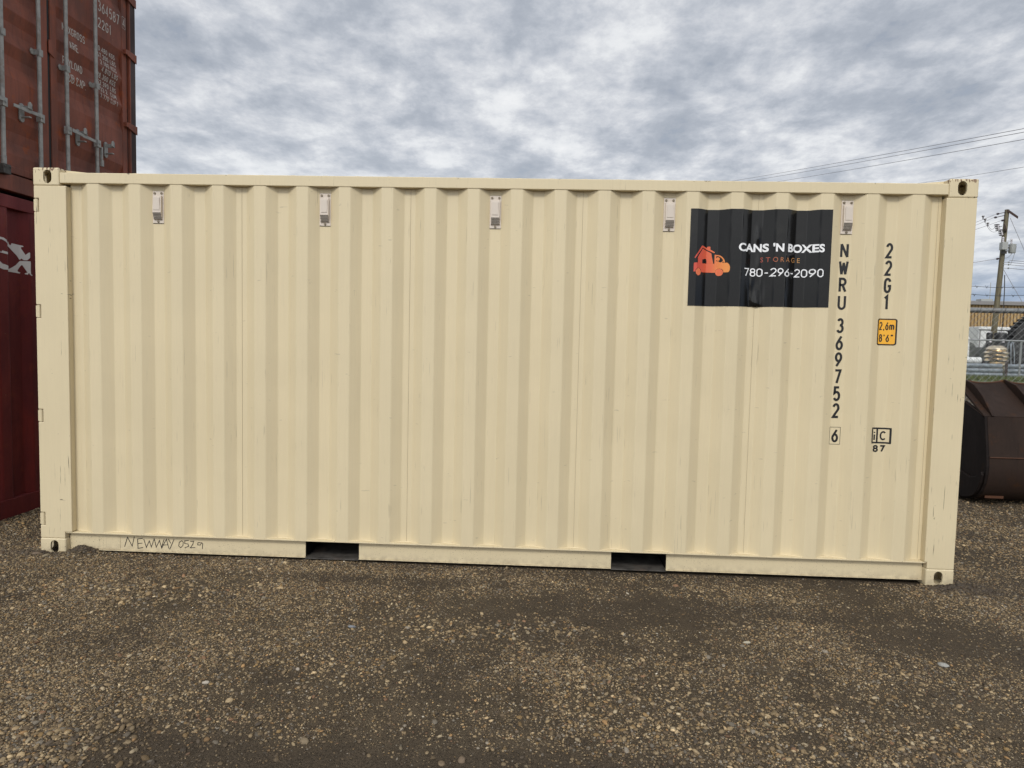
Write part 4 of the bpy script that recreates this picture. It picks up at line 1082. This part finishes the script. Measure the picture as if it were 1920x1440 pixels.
for k in range(40):
    a = 2*math.pi*k/40; c_, s_ = math.cos(a), math.sin(a)
    q = [(1.90, -.06), (1.90, .06), (1.98, .05), (1.98, -.05)]
    m.add([(34.35+r_*c_-t_*s_, 39.4+h_, 1.97+r_*s_+t_*c_) for h_ in (-.40, .40) for r_, t_ in q], [(0,1,2,3),(7,6,5,4),(0,4,5,1),(1,5,6,2),(2,6,7,3),(3,7,4,0)])
m.build('tyre_tread', 'black_rubber', ty)
# hoops
for k, (x, lab) in enumerate(((31.85, 'thin pale steel hoop standing nearest the drum'), (32.05, 'thin pale steel hoop standing nearest the giant tyre'))):
    o_ = (x, 38.3, 0); m = MB(rel(o_)); n = 24; m.tube([(x+.10*math.cos(2*math.pi*i/n), 38.3+.5*math.sin(2*math.pi*i/n)*.2, 1.25+.92*math.sin(2*math.pi*i/n)) for i in range(n+1)], .025, 6)
    m.tube([(x, 38.3, 0), (x, 38.3, .34)], .03, 6)
    o = m.build('steel_hoop', 'galv_pipe', smooth=True); o.location = o_; tag(o, lab, 'hoop', 'hoops beside the drum')
# made-up mound for the darkness of vehicles and shade in the background
o_ = (31, 41.2, 0); m = MB(rel(o_)); vs = []; nx = 40; ny = 8
for j in range(ny+1):
    for i in range(nx+1):
        a = math.pi*j/ny; x = 27+10*i/nx; h_ = 1.95+.22*math.sin(i*.9)+.12*math.sin(i*2.3+1)
        if i in (0, nx): h_ *= .75
        vs.append((x, 41.2-.9*math.cos(a), max(0, h_*math.sin(a)**.5)))
m.add(vs, [(j*(nx+1)+i, j*(nx+1)+i+1, (j+1)*(nx+1)+i+1, (j+1)*(nx+1)+i) for j in range(ny) for i in range(nx)]+[tuple(j*(nx+1) for j in range(ny+1)), tuple(j*(nx+1)+nx for j in range(ny, -1, -1))])
o = m.build('dark_backdrop', 'backdrop_tone', smooth=True); o.location = o_; tag(o, 'long grey-green made-up heap behind the pipes and the drum', 'backdrop')
# white box trailer
o_ = (35.5, 45.5, 0); tr = empty('box_trailer', o_); tag(tr, 'white box trailer parked behind the black tanks', 'trailer'); Tt = rel(o_)
m = MB(Tt); m.box(34.12, 36.85, 45, 47.4, 1.15, 3.28); m.build('trailer_body', 'white_body', tr, bevel=.04)
m = MB(Tt); m.box(34.10, 36.87, 44.97, 44.995, 3.02, 3.08); m.box(34.10, 36.87, 44.97, 44.995, 1.15, 1.24); m.build('trim_strip', 'dark_steel', tr)
for xx in (34.18, 35.2, 36.1):
    m = MB(Tt); m.box(xx, xx+.05, 44.965, 44.995, 1.25, 3.0); m.build('body_post', 'roof_trim', tr)
for xx in (34.8, 36.2):
    for yy in (45.1, 47.1):
        m = MB(Tt); m.lathe([(.30, -.12), (.42, -.10), (.42, .10), (.30, .12)], (xx, yy, .44), 20, 'y'); wh = m.build('wheel', 'black_rubber', tr, smooth=True)
        m = MB(Tt); m.lathe([(.2, -.13), (.2, .13)], (xx, yy, .44), 14, 'y'); m.build('rim', 'transformer_grey', wh)
m = MB(Tt); m.box(34.3, 36.7, 45.4, 47.0, .8, 1.15); m.build('chassis', 'dark_steel', tr)
# white truck at the left, mostly hidden by the cream container
o_ = (27.9, 40.6, 0); tk = empty('parked_truck', o_); tag(tk, 'white truck with a sloping windscreen, half hidden by the cream container', 'truck'); Tt = (lambda v: (v[0]+.25-27.9, v[1]-40.6, v[2]))
m = MB(Tt); m.prism([(26.2,.7),(26.2,3.75),(28.1,3.75),(29.9,2.55),(30.0,2.35),(30.05,.9),(29.5,.7)], 39.6, 41.7); m.build('cab', 'white_body', tk, bevel=.05)
m = MB(Tt); m.prism([(27.1,2.55),(27.1,3.45),(28.05,3.45),(29.35,2.58)], 39.575, 39.598); m.build('side_window', 'glass_dark', tk)
m = MB(Tt); m.add([(28.22, 39.8, 3.70), (28.22, 41.5, 3.70), (29.78, 41.5, 2.66), (29.78, 39.8, 2.66)], [(0,1,2,3)]); m.build('windscreen', 'glass_dark', tk)
for xx in (26.9, 29.2):
    for yy in (39.75, 41.5):
        m = MB(Tt); m.lathe([(.32, -.13), (.45, -.11), (.45, .11), (.32, .13)], (xx, yy, .45), 20, 'y'); wh = m.build('wheel', 'black_rubber', tk, smooth=True)
        m = MB(Tt); m.lathe([(.22, -.14), (.22, .14)], (xx, yy, .45), 14, 'y'); m.build('rim', 'transformer_grey', wh)
# tan warehouse
o_ = (48, 60, 0); wh = empty('warehouse', o_); tag(wh, 'long warehouse with tan ribbed metal siding beyond the storage yard', 'building'); Tw = rel(o_)
m = MB(Tw); m.box(24, 74, 60, 80, 0, 5.80); m.build('wall', 'tan_siding', wh)
m = MB(Tw)
for k in range(170): m.box(24.1+.29*k, 24.16+.29*k, 59.955, 59.995, .1, 5.78)
m.build('siding_ribs', 'rib_brown', wh)
m = MB(Tw); m.prism([(59.7,5.805),(59.7,6.09),(70,6.9),(80.3,6.09),(80.3,5.805)], 23.7, 74.3, 'x'); rf = m.build('roof', 'roof_trim', wh)
m = MB(Tw); m.box(43.75, 44.8, 60.4, 61.2, 6.14, 6.38); m.build('roof_vent', 'transformer_grey', rf, bevel=.03)
m = MB(Tw); m.tube([(44.62, 60.6, 6.15), (44.62, 60.6, 7.9)], .03, 6); m.build('antenna', 'transformer_grey', rf)
for xx in (52, 60):
    m = MB(Tw); m.box(xx, xx+3.6, 59.93, 59.95, 0, 4.0); m.build('door', 'roof_trim', wh)

# ---------------------------------------------------------------- power pole and its wires
PO = (33.12, 42, 0); pole = empty('power_pole', PO); tag(pole, 'weathered wooden power pole with transformers and insulators behind the fences', 'utility pole'); Tp = rel(PO)
px_at = lambda z: 33.12+.43*z/10.8
m = MB(Tp); m.tube([(px_at(z), 42, z) for z in (0, 3, 6, 9, 10.8)], [.185, .172, .158, .142, .130], 14); m.build('pole_shaft', 'pole_wood', pole, smooth=True)
m = MB(Tp)
m.add([(x+ox, y+oy, z+oz) for (x, y, z) in ((33.47, 41.84, 10.74), (33.97, 41.6, 10.26)) for ox, oy, oz in ((0,0,-.10),(.10,.08,-.08),(.10,.08,.07),(0,0,.06))], [(0,1,2,3),(7,6,5,4),(0,4,5,1),(1,5,6,2),(2,6,7,3),(3,7,4,0)])
m.build('cross_arm', 'stake_wood', pole)
m = MB(Tp)
m.add([(x+ox, y+oy, z+oz) for (x, y, z) in ((33.14, 41.6, 9.80), (33.42, 41.75, 9.42)) for ox, oy, oz in ((0,0,-.10),(.09,.08,-.08),(.09,.08,.08),(0,0,.08))], [(0,1,2,3),(7,6,5,4),(0,4,5,1),(1,5,6,2),(2,6,7,3),(3,7,4,0)])
m.build('cross_arm', 'stake_wood', pole)
for (a, b) in (((32.88, 10.50), (33.43, 10.63)), ((32.75, 10.27), (33.38, 10.42)), ((33.21, 10.08), (33.40, 10.14)), ((33.05, 7.60), (33.28, 7.61))):
    m = MB(Tp); m.tube([(a[0]-.06, 41.9, a[1]-.01), (a[0], 41.9, a[1]), (a[0]+.10, 41.9, a[1]+.02), (a[0]+.101, 41.9, a[1]+.02), (b[0], 41.9, b[1])], [.03, .07, .055, .022, .022], 8); m.build('strain_insulator', 'insulator_dark', pole)
for (x, z) in ((31.99, 10.32), (32.13, 10.13), (32.32, 9.88)):     # small arresters hanging on the line
    m = MB(Tp); m.lathe([(.07, .05), (.085, 0), (.04, -.03), (.03, -.12), (.02, -.2)], (x, 41.9, z), 8); m.build('line_clamp', 'insulator_dark', pole)
for (x, z) in ((32.83, 9.60), (33.07, 9.27)):
    m = MB(Tp)
    for k in range(4): m.lathe([(.05, 0), (.15-.005*k, .02), (.15-.005*k, .06), (.05, .08)], (x+.03*k, 41.8, z+.14-.11*k), 12)
    m.build('cutout', 'insulator_dark', pole)
    m = MB(Tp); m.tube([(x-.02, 41.66, z+.14), (x+.07, 41.66, z-.17)], .045, 8); m.build('fuse_tube', 'porcelain', pole)
    m = MB(Tp); m.tube([(x+.08, 41.8, z+.02), (x+.36, 41.85, z+.10)], .02, 6); m.build('bracket', 'dark_steel', pole)
m = MB(Tp); m.box(33.06, 33.42, 41.45, 41.80, 8.14, 8.64); t1 = m.build('transformer', 'transformer_grey', pole, bevel=.03)
m = MB(Tp); m.lathe([(.05, 0), (.08, .04), (.04, .09), (.08, .14), (.04, .19), (.08, .24), (.03, .34)], (33.16, 41.6, 8.64), 10); m.build('bushing', 'porcelain', t1)
m = MB(Tp); m.lathe([(.19, 0), (.205, .03), (.205, .50), (.22, .50), (.22, .56), (.10, .60)], (33.97, 41.9, 7.99), 18); t2 = m.build('transformer', 'transformer_grey', pole, smooth=True)
m = MB(Tp); m.lathe([(.05, 0), (.07, .06), (.03, .10), (.07, .15), (.03, .19), (.07, .25), (.02, .36)], (33.90, 41.9, 8.58), 10); m.build('bushing', 'porcelain', t2)
m = MB(Tp); m.box(33.42, 33.80, 41.85, 41.95, 8.30, 8.36); m.box(33.42, 33.80, 41.85, 41.95, 8.10, 8.15); m.box(33.25, 33.52, 41.7, 41.84, 7.92, 8.10); m.build('bracket', 'dark_steel', pole)
for z in (7.38, 7.23, 7.0):
    m = MB(Tp); m.tube([(33.42, 41.85, z), (33.75, 41.85, z)], .018, 6); m.lathe([(.03, -.05), (.055, -.02), (.03, 0), (.055, .03), (.03, .05)], (33.78, 41.85, z), 8); m.build('spool_insulator', 'transformer_grey', pole)
def wire(mb, a, b, sag=.0, r=.012, n=14):
    mb.tube([(a[0]+(b[0]-a[0])*t, a[1]+(b[1]-a[1])*t, a[2]+(b[2]-a[2])*t-4*sag*t*(1-t)) for t in [k/n for k in range(n+1)]], r, 5)
m = MB(Tp)
wire(m, (32.83, 41.9, 9.72), (32.32, 41.9, 9.85), .28, .012); wire(m, (33.0, 41.9, 9.45), (32.13, 41.9, 10.0), .34, .012)
wire(m, (33.9, 41.9, 8.9), (33.3, 41.9, 8.7), .05, .012); wire(m, (33.87, 41.9, 8.75), (33.4, 41.9, 8.66), .0, .012)
wire(m, (34.22, 41.9, 8.45), (33.5, 41.85, 7.66), .22, .016); wire(m, (34.24, 41.9, 8.42), (33.9, 41.85, 7.24), .10, .016)
m.build('jumper_wire', 'cable', pole)
m = MB(Tp); m.tube([(33.55, 41.82, 6.55), (33.66, 41.9, 5.6), (33.72, 41.95, 3.4), (33.5, 42, .1)], .03, 6); m.build('conduit', 'dark_steel', pole)
# every overhead line is a thing of its own
def line(a, b, lab, sag, r=.013):
    m = MB(rel(a)); wire(m, a, b, sag, r, 24); o = m.build('power_line', 'cable'); o.location = a
    tag(o, lab, 'power line', 'overhead lines'); return o
line((20.2, 75, 19.45), (22.45, 22, 10.05), 'uppermost of the three long wires crossing the sky at the right', .1, .013)
line((22.0, 75, 19.47), (22.46, 22, 9.92), 'middle one of the three long wires crossing the sky at the right', .1, .013)
line((24.99, 75, 19.45), (22.48, 22, 9.65), 'lowest of the three long wires crossing the sky at the right', .1, .013)
line((40.97, 75, 19.66), (22.55, 22, 8.63), 'single faint wire passing just above the right end of the container', .1, .010)
line((21.5, 41.9, 7.3), (32.82, 41.9, 10.50), 'wire reaching the pole top insulator from the left, highest', .5)
line((21.5, 41.9, 7.0), (32.69, 41.9, 10.27), 'wire reaching the pole from the left, second from the top', .5)
line((21.5, 41.9, 7.4), (33.15, 41.9, 10.08), 'wire reaching the pole from the left, third from the top', .5)
line((21.5, 41.9, 6.5), (32.99, 41.9, 7.60), 'wire reaching the pole from the left, below the transformers', .3, .015)
for i, (z, lab) in enumerate(((7.52, 'highest'), (7.38, 'second highest'), (7.23, 'third highest'), (7.0, 'lowest'))):
    line((33.80, 41.85, z), (44.0, 41.0, z+.35), lab+' of the four low wires leaving the pole to the right', .35, .018)
line((33.72, 41.9, 10.25), (37.5, 40.8, 1.0), 'long slanting guy wire from the pole top down to the right', .0, .016)
line((33.52, 41.9, 6.90), (35.9, 40.8, 1.9), 'short slanting guy wire from the middle of the pole', .0, .016)
